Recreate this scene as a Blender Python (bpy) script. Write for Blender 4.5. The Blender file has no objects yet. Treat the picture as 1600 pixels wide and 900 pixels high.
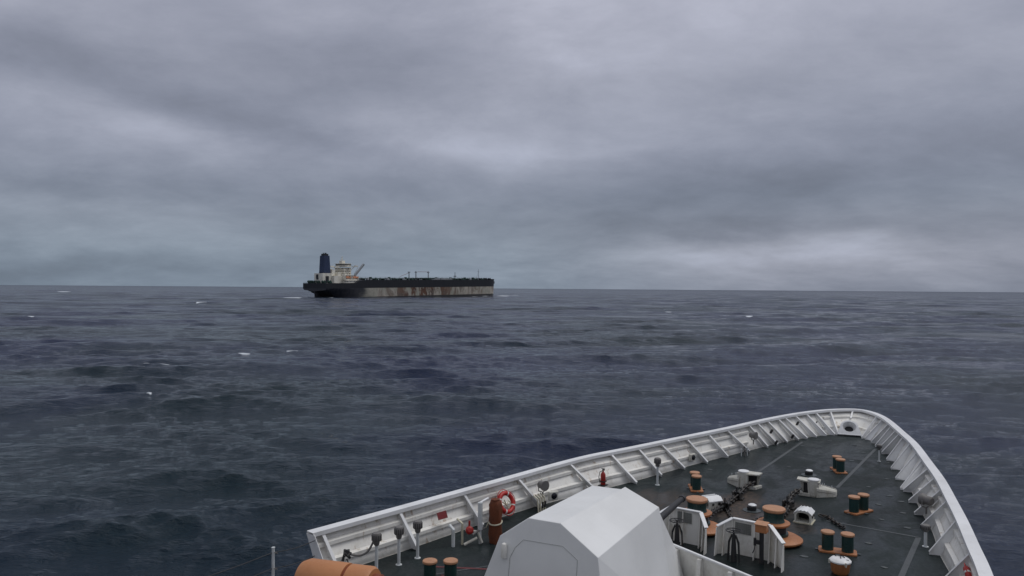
import bpy, bmesh, math, random
import numpy as np
from mathutils import Vector, Matrix

random.seed(7)
S = bpy.context.scene
COL = S.collection
PI = math.pi
DZ = 5.4          # foredeck above the sea
EYE = 13.0        # lens above the sea

# ------------------------------------------------------------------ camera
cd = bpy.data.cameras.new("camera"); cam = bpy.data.objects.new("camera", cd); COL.objects.link(cam)
yaw = math.atan(800 / 1149.0); roll = 0.0072
Fv = Vector((-math.sin(yaw), math.cos(yaw), 0)); Rv = Vector((math.cos(yaw), math.sin(yaw), 0)); Uv = Vector((0, 0, 1))
Rr = Rv * math.cos(roll) + Uv * math.sin(roll); Ur = Uv * math.cos(roll) - Rv * math.sin(roll)
m = Matrix((Rr, Ur, -Fv)).transposed().to_4x4(); m.translation = Vector((0, 0, EYE))
cam.matrix_world = m
cd.sensor_width = 36; cd.lens = 1149 / 1600 * 36; cd.clip_start = 0.1; cd.clip_end = 60000
S.camera = cam

# ------------------------------------------------------------------ light and sky
S.view_settings.view_transform = 'Standard'; S.view_settings.look = 'None'
S.view_settings.gamma = 1; S.view_settings.use_curve_mapping = False
S.view_settings.exposure = 0.0
SUN_EL, SUN_AZ = math.radians(63), math.radians(38)      # azimuth from +Y towards +X
sd = bpy.data.lights.new("sun", 'SUN'); sd.energy = 1.15; sd.angle = math.radians(34); sd.color = (1, .985, .96)
sun = bpy.data.objects.new("sun", sd); COL.objects.link(sun)
dv = Vector((math.sin(SUN_AZ) * math.cos(SUN_EL), math.cos(SUN_AZ) * math.cos(SUN_EL), math.sin(SUN_EL)))
sun.rotation_euler = dv.to_track_quat('Z', 'Y').to_euler()

W = bpy.data.worlds.new("World"); S.world = W; W.use_nodes = True

class NT:
    """small helper to write node trees as expressions"""
    def __init__(s, tree):
        s.t = tree; s.N = tree.nodes; s.L = tree.links
    def put(s, sock, v):
        if isinstance(v, bpy.types.NodeSocket): s.L.new(v, sock)
        elif v is not None:
            if sock.type == 'RGBA' and len(v) == 3: v = (*v, 1)
            sock.default_value = v
    def n(s, typ, ins=None, out=0, **kw):
        nd = s.N.new(typ)
        for k, v in kw.items(): setattr(nd, k, v)
        for k, v in (ins or {}).items(): s.put(nd.inputs[k], v)
        return nd.outputs[out]
    def m(s, op, a, b=None, c=None, clamp=False):
        nd = s.N.new('ShaderNodeMath'); nd.operation = op; nd.use_clamp = clamp
        for i, v in enumerate((a, b, c)):
            if v is not None: s.put(nd.inputs[i], v)
        return nd.outputs[0]
    def vm(s, op, a, b=None, out=0):
        nd = s.N.new('ShaderNodeVectorMath'); nd.operation = op
        s.put(nd.inputs[0], a)
        if b is not None: s.put(nd.inputs[1] if op != 'SCALE' else nd.inputs[3], b)
        return nd.outputs[out]
    def mix(s, f, a, b, mode='MIX'):
        nd = s.N.new('ShaderNodeMix'); nd.data_type = 'RGBA'; nd.blend_type = mode; nd.clamp_factor = True
        s.put(nd.inputs[0], f); s.put(nd.inputs[6], a); s.put(nd.inputs[7], b)
        return nd.outputs[2]
    def rng(s, v, a, b, c=0.0, d=1.0, interp='SMOOTHSTEP'):
        nd = s.N.new('ShaderNodeMapRange'); nd.interpolation_type = interp; nd.clamp = True
        s.put(nd.inputs[0], v)
        for i, x in enumerate((a, b, c, d)): nd.inputs[i + 1].default_value = x
        return nd.outputs[0]
    def noise(s, vec, scale, detail=4, rough=.5, dist=0.0, out=0):
        return s.n('ShaderNodeTexNoise', {'Vector': vec, 'Scale': scale, 'Detail': detail, 'Roughness': rough, 'Distortion': dist}, out)
    def map(s, vec, scale=(1, 1, 1), loc=(0, 0, 0), rot=(0, 0, 0)):
        return s.n('ShaderNodeMapping', {'Vector': vec, 'Location': loc, 'Rotation': rot, 'Scale': scale})
    def comb(s, x, y, z): return s.n('ShaderNodeCombineXYZ', {0: x, 1: y, 2: z})
    def ramp(s, f, stops):
        nd = s.N.new('ShaderNodeValToRGB'); s.put(nd.inputs[0], f); e = nd.color_ramp.elements
        while len(e) < len(stops): e.new(.5)
        for el, (p, c) in zip(e, stops): el.position = p; el.color = (*c, 1)
        return nd.outputs[0]

def lin(r, g, b):
    return tuple(((c / 255 / 12.92) if c / 255 <= .04045 else ((c / 255 + .055) / 1.055) ** 2.4) for c in (r, g, b))

t = NT(W.node_tree); W.node_tree.nodes.clear()
sky = t.n('ShaderNodeTexSky', sky_type='NISHITA', sun_disc=False, sun_elevation=SUN_EL, sun_rotation=SUN_AZ, altitude=0, air_density=1, dust_density=3, ozone_density=1)
gen = t.n('ShaderNodeTexCoord', out=0)
d = t.vm('NORMALIZE', gen)
sep = t.N.new('ShaderNodeSeparateXYZ'); t.L.new(d, sep.inputs[0])
X, Y, Z = sep.outputs
Zc = t.m('MAXIMUM', Z, 0.0)
# azimuth (0 towards the north west where the tanker sails) and elevation, both about radians
u = t.m('ARCTAN2', t.vm('DOT_PRODUCT', d, tuple(Rv), out=1), t.vm('DOT_PRODUCT', d, tuple(Fv), out=1))
e = t.m('ARCSINE', Zc)
# flat cloud deck seen in perspective
k = t.m('DIVIDE', 1.0, t.m('ADD', Zc, 0.26))
P = t.comb(t.m('MULTIPLY', t.vm('DOT_PRODUCT', d, tuple(Rv), out=1), k), t.m('MULTIPLY', t.vm('DOT_PRODUCT', d, tuple(Fv), out=1), k), 0.0)
wpx = t.vm('ADD', P, t.vm('SCALE', t.noise(t.map(P, (.6, .6, 1)), 1.3, 3, .5, out=1), 0.5))
n1 = t.noise(t.map(wpx, (.75, .9, 1), (3.1, 1.7, 0), (0, 0, .25)), 1.9, 6, .52)
n2 = t.noise(t.map(wpx, (.9, 1.15, 1), (7.3, 2.2, 0), (0, 0, -.15)), 2.3, 6, .55)
n3 = t.noise(t.map(wpx, (1.3, 1.3, 1), (1, 9, 0)), 4.6, 8, .66)
c = t.m('ADD', t.m('MULTIPLY', n1, .46), t.m('ADD', t.m('MULTIPLY', n2, .32), t.m('MULTIPLY', n3, .24)))
c = t.m('MULTIPLY', t.m('SUBTRACT', c, .5), 2.2)
wsep = t.N.new('ShaderNodeSeparateXYZ'); t.L.new(t.noise(t.comb(t.m('MULTIPLY', u, 1.0), t.m('MULTIPLY', e, 3.0), 4.0), 4.2, 5, .55, out=1), wsep.inputs[0])
uw = t.m('ADD', u, t.m('MULTIPLY', t.m('SUBTRACT', wsep.outputs[0], .5), .34)); ew = t.m('ADD', e, t.m('MULTIPLY', t.m('SUBTRACT', wsep.outputs[1], .5), .085))
def blob(u0, e0, su, se, tilt=0.0):
    a = t.m('SUBTRACT', uw, u0); b = t.m('SUBTRACT', t.m('SUBTRACT', ew, e0), t.m('MULTIPLY', a, tilt))
    q = t.m('ADD', t.m('POWER', t.m('DIVIDE', t.m('ABSOLUTE', a), su), 2.0), t.m('POWER', t.m('DIVIDE', t.m('ABSOLUTE', b), se), 2.0))
    return t.m('EXPONENT', t.m('MULTIPLY', q, -1.0))
BLOBS = [  # azimuth, elevation, widths, tilt, weight : thick (dark) and thin (bright) parts of the cloud deck
    (-.42, .222, .30, .034, -.22, -.42), (-.50, .188, .22, .024, -.12, .22), (-.04, .186, .20, .034, -.10, .34), (-.10, .29, .16, .03, -.1, -.14),
    (.42, .150, .30, .046, .04, -.46), (.30, .33, .26, .07, 0, .20), (.36, .050, .26, .022, .0, .46), (-.35, .05, .2, .02, 0, .12), (.26, .088, .24, .014, -.03, -.22),
    (-.45, .120, .30, .014, -.02, -.20), (-.55, .097, .22, .012, 0, .16), (-.24, .052, .16, .020, 0, -.14), (-.62, .008, .26, .03, 0, -.30), (.62, .0, .2, .03, 0, -.22),
    (.06, .34, .05, .05, -.9, .16)]
acc = c
for (u0, e0, su, se, tl, w) in BLOBS:
    acc = t.m('ADD', acc, t.m('MULTIPLY', blob(u0, e0, su, se, tl), w))
base = t.ramp(t.rng(e, 0.0, PI / 2, 0, 1, 'LINEAR'), [
    (0.0, lin(132, 145, 159)), (0.027, lin(136, 148, 162)), (0.055, lin(132, 141, 155)), (0.083, lin(133, 140, 155)),
    (0.115, lin(149, 154, 169)), (0.17, lin(148, 152, 166)), (0.23, lin(162, 165, 179)), (0.45, lin(172, 175, 184)), (1.0, lin(205, 207, 212))])
f = t.m('POWER', 1.9, acc)
cl = t.vm('MULTIPLY', base, t.comb(f, f, f))
warm = t.rng(acc, -.4, .4)
cl = t.vm('MULTIPLY', cl, t.mix(warm, (.97, .985, 1.02), (1.01, 1.0, .995)))
cl = t.vm('MULTIPLY', cl, t.mix(t.m('MULTIPLY', t.rng(u, -.1, .35), t.rng(e, .13, .03)), (1, 1, 1), (1.10, .985, .985)))
cl = t.vm('SCALE', cl, 10.0)                                  # world strength is 0.1
colr = t.mix(t.rng(Z, -.004, .0), (.35, .42, .52, 1), t.mix(0.95, sky, cl))
bg = t.n('ShaderNodeBackground', {'Color': colr, 'Strength': 0.1})
t.L.new(bg, t.n('ShaderNodeOutputWorld').node.inputs[0]) if False else None
wo = t.N.new('ShaderNodeOutputWorld'); t.L.new(bg, wo.inputs[0])

S.cycles.use_denoising = True
S.cycles.max_bounces = 6

# ------------------------------------------------------------------ materials
def material(name):
    mt = bpy.data.materials.new(name); mt.use_nodes = True; mt.node_tree.nodes.clear()
    T = NT(mt.node_tree); o = T.N.new('ShaderNodeOutputMaterial'); b = T.N.new('ShaderNodeBsdfPrincipled')
    T.L.new(b.outputs[0], o.inputs[0]); return mt, T, b

def paint(name, col, rough=.45, dirt=.25, dirt_col=(.10, .085, .065), rust=0.0, scale=1.0, bump=.12, metal=0.0, spec=.5, streak=True):
    mt, T, b = material(name)
    co = T.n('ShaderNodeTexCoord', out=3)
    pos = T.n('ShaderNodeNewGeometry', out=0)
    a = T.noise(T.map(pos, (1, 1, .45)), 2.2 * scale, 8, .62)
    a2 = T.noise(pos, 11 * scale, 6, .6)
    s1 = T.rng(T.m('ADD', T.m('MULTIPLY', a, .7), T.m('MULTIPLY', a2, .3)), .46, .68)
    c = T.mix(T.m('MULTIPLY', s1, dirt), (*col, 1), (*dirt_col, 1))
    var = T.noise(pos, .6 * scale, 3, .5)
    c = T.mix(.5, c, T.vm('SCALE', c, T.rng(var, .3, .7, .86, 1.12)))
    if rust > 0:
        st = T.noise(T.map(pos, (3.2, 3.2, .28)), 1.7 * scale, 5, .6)
        sp = T.noise(pos, 1.1 * scale, 3, .6)
        r = T.m('MULTIPLY', T.rng(st, .54, .70), T.rng(sp, .46, .62))
        r2 = T.rng(T.noise(pos, 7 * scale, 8, .7), .73, .80)
        c = T.mix(T.m('MULTIPLY', T.m('MAXIMUM', r, r2), rust), c, (.30, .17, .065, 1))
    T.put(b.inputs['Base Color'], c)
    T.put(b.inputs['Roughness'], T.rng(a2, .3, .7, max(.05, rough - .1), min(1, rough + .14)))
    T.put(b.inputs['Metallic'], metal)
    T.put(b.inputs['Specular IOR Level'], spec)
    if bump:
        bp = T.n('ShaderNodeBump', {'Height': T.m('ADD', a2, T.m('MULTIPLY', a, 1.5)), 'Strength': bump, 'Distance': .02})
        T.put(b.inputs['Normal'], bp)
    return mt

M = {}
M['white'] = paint('white_ship_paint', (.82, .805, .76), .42, .34, (.38, .34, .25), .75)
M['cap'] = paint('white_rail_paint', (.78, .785, .79), .38, .18, (.40, .38, .34), .12)
M['turret'] = paint('pale_turret_paint', (.745, .75, .745), .45, .08, (.45, .45, .43), 0, bump=.03)
M['fitting'] = paint('dirty_white_paint', (.60, .59, .53), .45, .45, (.22, .18, .10), .5, 2)
M['cream'] = paint('cream_paint', (.55, .52, .40), .5, .5, (.22, .17, .08), .6, 2)
M['orange'] = paint('orange_paint', (.40, .158, .060), .5, .45, (.17, .07, .035), .1, 2)
M['cap_orange'] = paint('faded_orange_cap_paint', (.47, .240, .130), .5, .55, (.28, .15, .09), .1, 3)
M['green'] = paint('dark_green_paint', (.012, .042, .040), .35, .4, (.03, .03, .025), .1, 2)
M['dark'] = paint('black_steel', (.018, .019, .022), .5, .3, (.05, .035, .025), .15, 3)
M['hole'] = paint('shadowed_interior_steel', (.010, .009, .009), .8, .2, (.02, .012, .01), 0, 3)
M['chain'] = paint('tarred_chain_steel', (.020, .019, .019), .55, .5, (.07, .045, .03), .4, 4)
M['grey'] = paint('grey_galvanised', (.16, .155, .15), .6, .4, (.10, .07, .06), .2, 4)
M['post'] = paint('pale_pipe_paint', (.60, .63, .64), .4, .3, (.3, .27, .2), .3, 3)
M['red'] = paint('red_gloss_paint', (.36, .018, .014), .4, .25, (.12, .01, .01), 0, 3)
M['signred'] = paint('dull_sign_red', (.17, .014, .016), .5, .35, (.08, .01, .01), 0, 3)
M['ring'] = paint('life_ring_orange_red', (.42, .018, .014), .45, .2, (.25, .03, .02), 0, 3)
M['tape'] = paint('reflective_tape', (.62, .62, .60), .35, .2, (.3, .3, .3), 0, 3)
M['canvas'] = paint('red_brown_canvas', (.150, .042, .016), .85, .6, (.05, .02, .012), 0, 3, .5)
M['raft'] = paint('orange_fibreglass', (.47, .200, .080), .5, .25, (.36, .12, .05), 0, 1.5, .06)
M['band'] = paint('dark_orange_groove', (.20, .045, .015), .6, .3, (.08, .03, .01), 0, 2)
M['glass'] = paint('dark_lens_glass', (.012, .013, .018), .12, .1, (.02, .02, .02), 0, 3, 0)
M['window'] = paint('wired_window_panel', (.24, .25, .235), .35, .5, (.16, .165, .14), 0, 5, .2)
M['seam'] = paint('worn_deck_stripe', (.060, .068, .072), .5, .6, (.030, .036, .038), 0, 4)
M['pad'] = paint('worn_steel_pad', (.055, .066, .070), .4, .6, (.03, .038, .04), .1, 6)
M['redline'] = paint('faded_red_deck_paint', (.12, .020, .022), .6, .7, (.03, .03, .035), 0, 4)
M['wire'] = paint('dark_wire', (.03, .03, .032), .5, .2, (.05, .05, .05), 0, 5, 0)

def deck_material():
    mt, T, b = material('wet_dark_green_deck')
    pos = T.n('ShaderNodeNewGeometry', out=0)
    big = T.noise(pos, .16, 5, .55, .6)
    mid = T.noise(T.map(pos, (1.6, .5, 1)), .9, 7, .62, .4)
    fine = T.noise(pos, 9, 8, .68)
    c = T.mix(T.rng(big, .38, .62), (.0085, .0145, .0150, 1), (.013, .0210, .0220, 1))
    c = T.mix(T.m('MULTIPLY', T.rng(mid, .5, .72), .65), c, (.027, .033, .036, 1))
    c = T.mix(T.m('MULTIPLY', T.rng(fine, .56, .74), .55), c, (.044, .052, .053, 1))
    scr = T.noise(T.map(pos, (5.0, .35, 1), rot=(0, 0, .12)), 1.3, 6, .7)
    c = T.mix(T.m('MULTIPLY', T.rng(scr, .60, .72), .35), c, (.060, .068, .070, 1))
    drk = T.noise(pos, .45, 5, .6, .5)
    c = T.mix(T.m('MULTIPLY', T.rng(drk, .52, .64), .5), c, (.007, .010, .012, 1))
    # brown mud and rust left by the anchor chains
    for (x0, y0, sx, sy, am) in ((-8.35, 25.8, .9, 2.4, 1.0), (-7.5, 24.6, 1.2, 1.2, .8), (-6.6, 26.2, .5, 1.8, .55), (-10.4, 24.6, 1.6, 2.0, .6), (-5.9, 24.4, .7, .6, .5)):
        s = T.N.new('ShaderNodeSeparateXYZ'); T.L.new(pos, s.inputs[0])
        a = T.m('DIVIDE', T.m('SUBTRACT', s.outputs[0], x0), sx); bb = T.m('DIVIDE', T.m('SUBTRACT', s.outputs[1], y0), sy)
        g = T.m('EXPONENT', T.m('MULTIPLY', T.m('ADD', T.m('MULTIPLY', a, a), T.m('MULTIPLY', bb, bb)), -1.0))
        g = T.m('MULTIPLY', T.rng(T.m('ADD', g, T.m('MULTIPLY', T.m('SUBTRACT', mid, .5), 1.3)), .30, .75), am)
        c = T.mix(g, c, T.mix(T.rng(fine, .4, .62), (.038, .033, .030, 1), (.095, .070, .056, 1)))
    T.put(b.inputs['Base Color'], c)
    wet = T.rng(T.noise(T.map(pos, (1.2, .7, 1)), .55, 6, .6, .8), .40, .62)
    T.put(b.inputs['Roughness'], T.m('ADD', T.m('MULTIPLY', wet, .30), T.rng(fine, .3, .7, .26, .44)))
    T.put(b.inputs['Specular IOR Level'], .22)
    T.put(b.inputs['Normal'], T.n('ShaderNodeBump', {'Height': T.m('ADD', T.m('MULTIPLY', fine, .6), mid), 'Strength': .25, 'Distance': .03}))
    return mt
M['deck'] = deck_material()

# ------------------------------------------------------------------ mesh helpers
class MB:
    def __init__(s): s.bm = bmesh.new()
    def _add(s, vs, fs):
        v = [s.bm.verts.new(p) for p in vs]
        for f in fs:
            try: s.bm.faces.new([v[i] for i in f])
            except ValueError: pass
        return s
    def box(s, c, size, rot=0.0, mat=None):
        x, y, z = (q / 2 for q in size)
        R = Matrix.Rotation(rot, 3, 'Z') if mat is None else mat
        vs = [Vector(c) + R @ Vector((i * x, j * y, k * z)) for k in (-1, 1) for i, j in ((-1, -1), (1, -1), (1, 1), (-1, 1))]
        return s._add(vs, [(3, 2, 1, 0), (4, 5, 6, 7), (0, 1, 5, 4), (1, 2, 6, 5), (2, 3, 7, 6), (3, 0, 4, 7)])
    def bar(s, a, b, w, h, up=(0, 0, 1)):
        a, b = Vector(a), Vector(b); z = (b - a); L = z.length; z.normalize()
        x = z.cross(Vector(up)).normalized() if abs(z.dot(Vector(up))) < .99 else Vector((1, 0, 0)); y = x.cross(z)
        return s.box((a + b) / 2, (w, h, L), mat=Matrix((x, y, z)).transposed())
    def lathe(s, prof, c=(0, 0, 0), n=24, axis=None, close=True):
        R = Matrix.Identity(3) if axis is None else Vector(axis).to_track_quat('Z', 'Y').to_matrix()
        rings = []
        for (r, z) in prof:
            rings.append([s.bm.verts.new(Vector(c) + R @ Vector((r * math.cos(2 * PI * i / n), r * math.sin(2 * PI * i / n), z))) for i in range(n)])
        for a, b in zip(rings, rings[1:]):
            for i in range(n): s.bm.faces.new((a[i], a[(i + 1) % n], b[(i + 1) % n], b[i]))
        if close:
            if prof[0][0] > 1e-6: s.bm.faces.new(list(reversed(rings[0])))
            if prof[-1][0] > 1e-6: s.bm.faces.new(rings[-1])
        return s
    def cyl(s, a, b, r, r2=None, n=20):
        a, b = Vector(a), Vector(b); return s.lathe([(r, 0), (r if r2 is None else r2, (b - a).length)], a, n, b - a)
    def tube(s, pts, r, n=8, closed=False):
        pts = [Vector(p) for p in pts]; N = len(pts); rings = []
        up = Vector((0, 0, 1)); prev = None
        for i, p in enumerate(pts):
            q0 = pts[(i - 1) % N] if (closed or i > 0) else p; q1 = pts[(i + 1) % N] if (closed or i < N - 1) else p
            tg = (q1 - q0).normalized()
            if prev is None: x = tg.cross(up) if abs(tg.dot(up)) < .95 else tg.cross(Vector((1, 0, 0)))
            else: x = prev - tg * prev.dot(tg)
            x.normalize(); prev = x; y = tg.cross(x)
            rings.append([s.bm.verts.new(p + x * r * math.cos(2 * PI * k / n) + y * r * math.sin(2 * PI * k / n)) for k in range(n)])
        for i in range(N if closed else N - 1):
            a, b = rings[i], rings[(i + 1) % N]
            for k in range(n): s.bm.faces.new((a[k], a[(k + 1) % n], b[(k + 1) % n], b[k]))
        if not closed: s.bm.faces.new(list(reversed(rings[0]))); s.bm.faces.new(rings[-1])
        return s
    def prism(s, pts, off):
        n = len(pts); a = [Vector(p) for p in pts]; o = Vector(off)
        return s._add(a + [p + o for p in a], [tuple(range(n))[::-1], tuple(range(n, 2 * n))] + [(i, (i + 1) % n, n + (i + 1) % n, n + i) for i in range(n)])
    def hull(s, pts):
        b2 = bmesh.new(); [b2.verts.new(p) for p in pts]
        bmesh.ops.convex_hull(b2, input=b2.verts)
        bmesh.ops.dissolve_limit(b2, angle_limit=.03, verts=b2.verts, edges=b2.edges)
        b2.verts.index_update()
        s._add([v.co.copy() for v in b2.verts], [[v.index for v in f.verts] for f in b2.faces]); b2.free(); return s
    def grid(s, rows, closed=False):
        V = [[s.bm.verts.new(p) for p in r] for r in rows]
        for a, b in zip(V, V[1:]):
            for i in range(len(a) - 1): s.bm.faces.new((a[i], a[i + 1], b[i + 1], b[i]))
        return s
    def build(s, name, mat, parent=None, bevel=0.0, solid=0.0, angle=.6, normals=True):
        if normals: bmesh.ops.recalc_face_normals(s.bm, faces=s.bm.faces)
        me = bpy.data.meshes.new(name); s.bm.to_mesh(me); s.bm.free()
        me.materials.append(M[mat] if isinstance(mat, str) else mat)
        me.polygons.foreach_set('use_smooth', [True] * len(me.polygons)); me.set_sharp_from_angle(angle=angle)
        o = bpy.data.objects.new(name, me); COL.objects.link(o)
        if parent is not None: o.parent = parent
        if solid:
            md = o.modifiers.new('thick', 'SOLIDIFY'); md.thickness = abs(solid); md.offset = 1 if solid > 0 else -1
        if bevel:
            md = o.modifiers.new('edge', 'BEVEL'); md.width = bevel; md.segments = 2; md.limit_method = 'ANGLE'; md.angle_limit = .6
        return o

def tag(o, label=None, cat=None, group=None, kind=None):
    if label: o['label'] = label
    if cat: o['category'] = cat
    if group: o['group'] = group
    if kind: o['kind'] = kind
    return o
def thing(name, label, cat, loc=(0, 0, 0), rz=0.0, group=None):
    o = bpy.data.objects.new(name, None); COL.objects.link(o); o.empty_display_size = .3
    o.location = loc; o.rotation_euler = (0, 0, rz); return tag(o, label, cat, group)
def dup(root, loc, rz, label, mirror=False):
    r = root.copy(); COL.objects.link(r); r.location = loc; r.rotation_euler = (0, 0, rz); r['label'] = label
    if mirror: r.scale = (-root.scale[0], root.scale[1], root.scale[2])
    for ch in list(root.children):
        c = ch.copy(); COL.objects.link(c); c.parent = r
        for g in ch.children:
            dd = g.copy(); COL.objects.link(dd); dd.parent = c
    return r
def D(x, y, z=0.0): return (x, y, DZ + z)

def spline(pts, n=6):
    P = [np.array(p, float) for p in pts]; P = [2 * P[0] - P[1]] + P + [2 * P[-1] - P[-2]]; out = []
    for i in range(1, len(P) - 2):
        for k in range(n):
            t_ = k / n; a, b, c_, d_ = P[i - 1:i + 3]
            out.append(.5 * ((2 * b) + (c_ - a) * t_ + (2 * a - 5 * b + 4 * c_ - d_) * t_ ** 2 + (3 * b - a - 3 * c_ + d_) * t_ ** 3))
    out.append(P[-2]); return np.array(out)
def arclen(c):
    s_ = np.concatenate([[0], np.cumsum(np.linalg.norm(np.diff(c, axis=0), axis=1))]); return s_
def resample(c, n):
    s_ = arclen(c); q = np.linspace(0, s_[-1], n); return np.stack([np.interp(q, s_, c[:, i]) for i in range(c.shape[1])], 1)

# ------------------------------------------------------------------ own ship: plan curves (x to starboard, y forward)
TOP = [(-15.52, 12.9), (-15.12, 15.84), (-14.58, 20.1), (-13.98, 24.6), (-13.2, 27.5), (-12.38, 30.6), (-11.45, 34.1), (-10.7, 37.4), (-9.8, 40.4), (-8.75, 42.6),
       (-7.5, 43.75), (-6.55, 43.2), (-5.6, 41.4), (-4.35, 37.6), (-3.62, 35.2), (-2.83, 31.9), (-2.2, 29.2), (-1.68, 26.5), (-1.27, 24.3), (-.92, 22.2), (-.56, 20.0), (-.15, 16.5), (.1, 12.9)]
BAS = [(-15.0, 12.9), (-14.62, 15.7), (-14.3, 18.8), (-13.9, 21.5), (-13.25, 24.2), (-12.65, 26.4), (-12.0, 29.4), (-11.2, 32.7), (-10.4, 35.8), (-9.55, 38.7), (-8.5, 41.1),
       (-7.45, 42.0), (-6.55, 41.3), (-5.5, 39.4), (-4.62, 36.4), (-4.2, 34.8), (-3.45, 31.5), (-2.8, 28.6), (-2.3, 26.5), (-1.95, 24.5), (-1.45, 22.4), (-1.05, 20.0), (-.7, 16.5), (-.45, 12.9)]
TC = resample(spline(TOP, 10), 400); BC = resample(spline(BAS, 10), 400)
# pair the two curves by matching points through the tip of the bow
def pairmap(C, y_tip_index): return C
ZR = 1.10
def nearest(C, p):
    dd = np.linalg.norm(C - np.array(p), axis=1); i = int(dd.argmin()); i = min(max(i, 1), len(C) - 2)
    tg = C[i + 1] - C[i - 1]; tg /= np.linalg.norm(tg); return C[i], tg, i
def inward(C, i):      # unit normal pointing inboard
    i = min(max(i, 1), len(C) - 2); tg = C[i + 1] - C[i - 1]; tg = tg / np.linalg.norm(tg); return np.array([tg[1], -tg[0]])

ship = thing('patrol_ship', 'white patrol ship under the lens, its high bow pointing right, with a dark wet foredeck', 'ship', (0, 0, 0))

# hull shell below the deck edge
half = 200
def wl(p, z):           # how the section narrows towards the water
    f_ = 1 - .26 * (1 - z / DZ); cx = -7.5
    y = p[1] - max(0, (p[1] - 20)) * .20 * (1 - z / DZ)
    return (cx + (p[0] - cx) * f_, y, z)
HB = np.vstack([[(-15.2, -60), (-15.5, -20), (-15.35, 5)], BC, [(0.2, 5), (.4, -20), (.1, -60)]])
b = MB(); rows = [[(p[0], p[1], DZ - .003)] if False else (p[0], p[1], DZ - .003) for p in HB]
b.grid([[(p[0], p[1], DZ) for p in HB]] + [[wl(p, z) for p in HB] for z in (4, 2.5, 1, -1.5)])
b.build('hull', 'white', ship, solid=.04)
# deck
b = MB(); v = [b.bm.verts.new((p[0], p[1], DZ)) for p in HB]
bmesh.ops.triangle_fill(b.bm, use_beauty=True, edges=[b.bm.edges.new((v[i], v[(i + 1) % len(v)])) for i in range(len(v))])
deck = b.build('deck', M['deck'], ship, normals=False)
for p_ in deck.data.polygons: pass
# stripes and weld seams on the deck (part of it), each a few mm proud
b = MB()
for (a0, a1, w) in (((-9.05, 38.6), (-9.05, 30.9), .13), ((-5.80, 38.9), (-5.86, 30.4), .13), ((-2.62, 25.8), (-2.66, 13), .15), ((-5.3, 25.85), (-2.62, 25.8), .09)):
    b.bar(D(*a0, .004), D(*a1, .004), w, .006)
b.build('deck_stripe', 'seam', ship)
b = MB()
for (a0, a1, w) in (((-13.2, 15.2), (-11.2, 16.3), .10), ((-12.6, 14.9), (-11.3, 15.1), .05), ((-12.6, 14.3), (-12.2, 14.1), .06)):
    b.bar(D(*a0, .005), D(*a1, .005), w, .006)
b.build('red_deck_line', 'redline', ship)
b = MB(); b.bar(D(-12.9, 14.6, .004), D(-11.2, 17.4, .004), .06, .006); b.build('deck_seam', 'seam', ship)
for (x, y) in ((-7.75, 36.57), (-6.12, 37.63), (-8.81, 37.52), (-4.89, 31.26), (-8.22, 32.71), (-3.84, 27.06), (-3.79, 24.3), (-3.1, 22.43), (-3.59, 29.78), (-3.02, 26.61),
               (-6.28, 35.6), (-4.04, 30.36), (-4.5, 33.0), (-4.2, 28.9), (-4.9, 36.2), (-6.8, 39.3), (-8.0, 39.6), (-4.9, 24.1), (-5.1, 22.0), (-3.35, 28.3), (-10.8, 30.2), (-6.0, 30.0)):
    b = MB(); r = random.uniform(.06, .09)
    b.lathe([(r, 0), (r, .012), (r * .7, .02), (r * .35, .012)], (0, 0, 0), 10)
    o = b.build('deck_socket', 'pad', ship); o.location = D(x, y, .001); o.scale = (1.5, 1, 1); o.rotation_euler.z = random.uniform(0, .3)

# bulwark plate, leaning outboard
bul_rows = []
NB = 300; Tq = resample(TC, NB); 
# map the base parameter so both curves pass the stem together
sT = arclen(TC); sB = arclen(BC)
iT = int(np.argmin(np.abs(TC[:, 0] + 7.5) + (TC[:, 1] < 40) * 99)); iB = int(np.argmin(np.abs(BC[:, 0] + 7.45) + (BC[:, 1] < 40) * 99))
def baseof(q):          # q arc length on the top curve
    g = np.interp(q, [0, sT[iT], sT[-1]], [0, sB[iB], sB[-1]])
    return np.array([np.interp(g, sB, BC[:, 0]), np.interp(g, sB, BC[:, 1])])
def topof(q): return np.array([np.interp(q, sT, TC[:, 0]), np.interp(q, sT, TC[:, 1])])
qs = np.linspace(0, sT[-1], NB)
b = MB()
rows = []
for w in (0, .25, .5, .75, 1):
    rows.append([D(*((1 - w) * baseof(q) + w * topof(q)), ZR * w - .02 * (w == 0)) for q in qs])
b.grid(rows)
bul = b.build('bulwark', 'white', ship, solid=.02)
def sweep(name, mat, qa, qb, section, n=200, parent=bul, bevel=0):
    """section: list of (inboard offset, height fraction w, dz); swept along the bulwark"""
    b = MB(); rings = []
    for q in np.linspace(qa, qb, n):
        bq, tq = baseof(q), topof(q); i = int(np.argmin(np.abs(sT - q))); nn = inward(TC, i); ring = []
        for (off, w, dz) in section:
            p = (1 - w) * bq + w * tq + nn * off; ring.append(b.bm.verts.new(D(p[0], p[1], ZR * w + dz)))
        rings.append(ring)
    k = len(section)
    for a, c_ in zip(rings, rings[1:]):
        for i in range(k): b.bm.faces.new((a[i], a[(i + 1) % k], c_[(i + 1) % k], c_[i]))
    b.bm.faces.new(rings[0]); b.bm.faces.new(list(reversed(rings[-1])))
    return b.build(name, mat, parent, bevel=bevel)
sweep('cap_rail', 'cap', 0, sT[-1], [(-.03, 1, .0), (-.03, 1, .035), (.27, 1, .035), (.27, 1, -.075), (.255, 1, -.075), (.255, 1, .02), (-.0, 1, .0)], 300)
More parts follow.
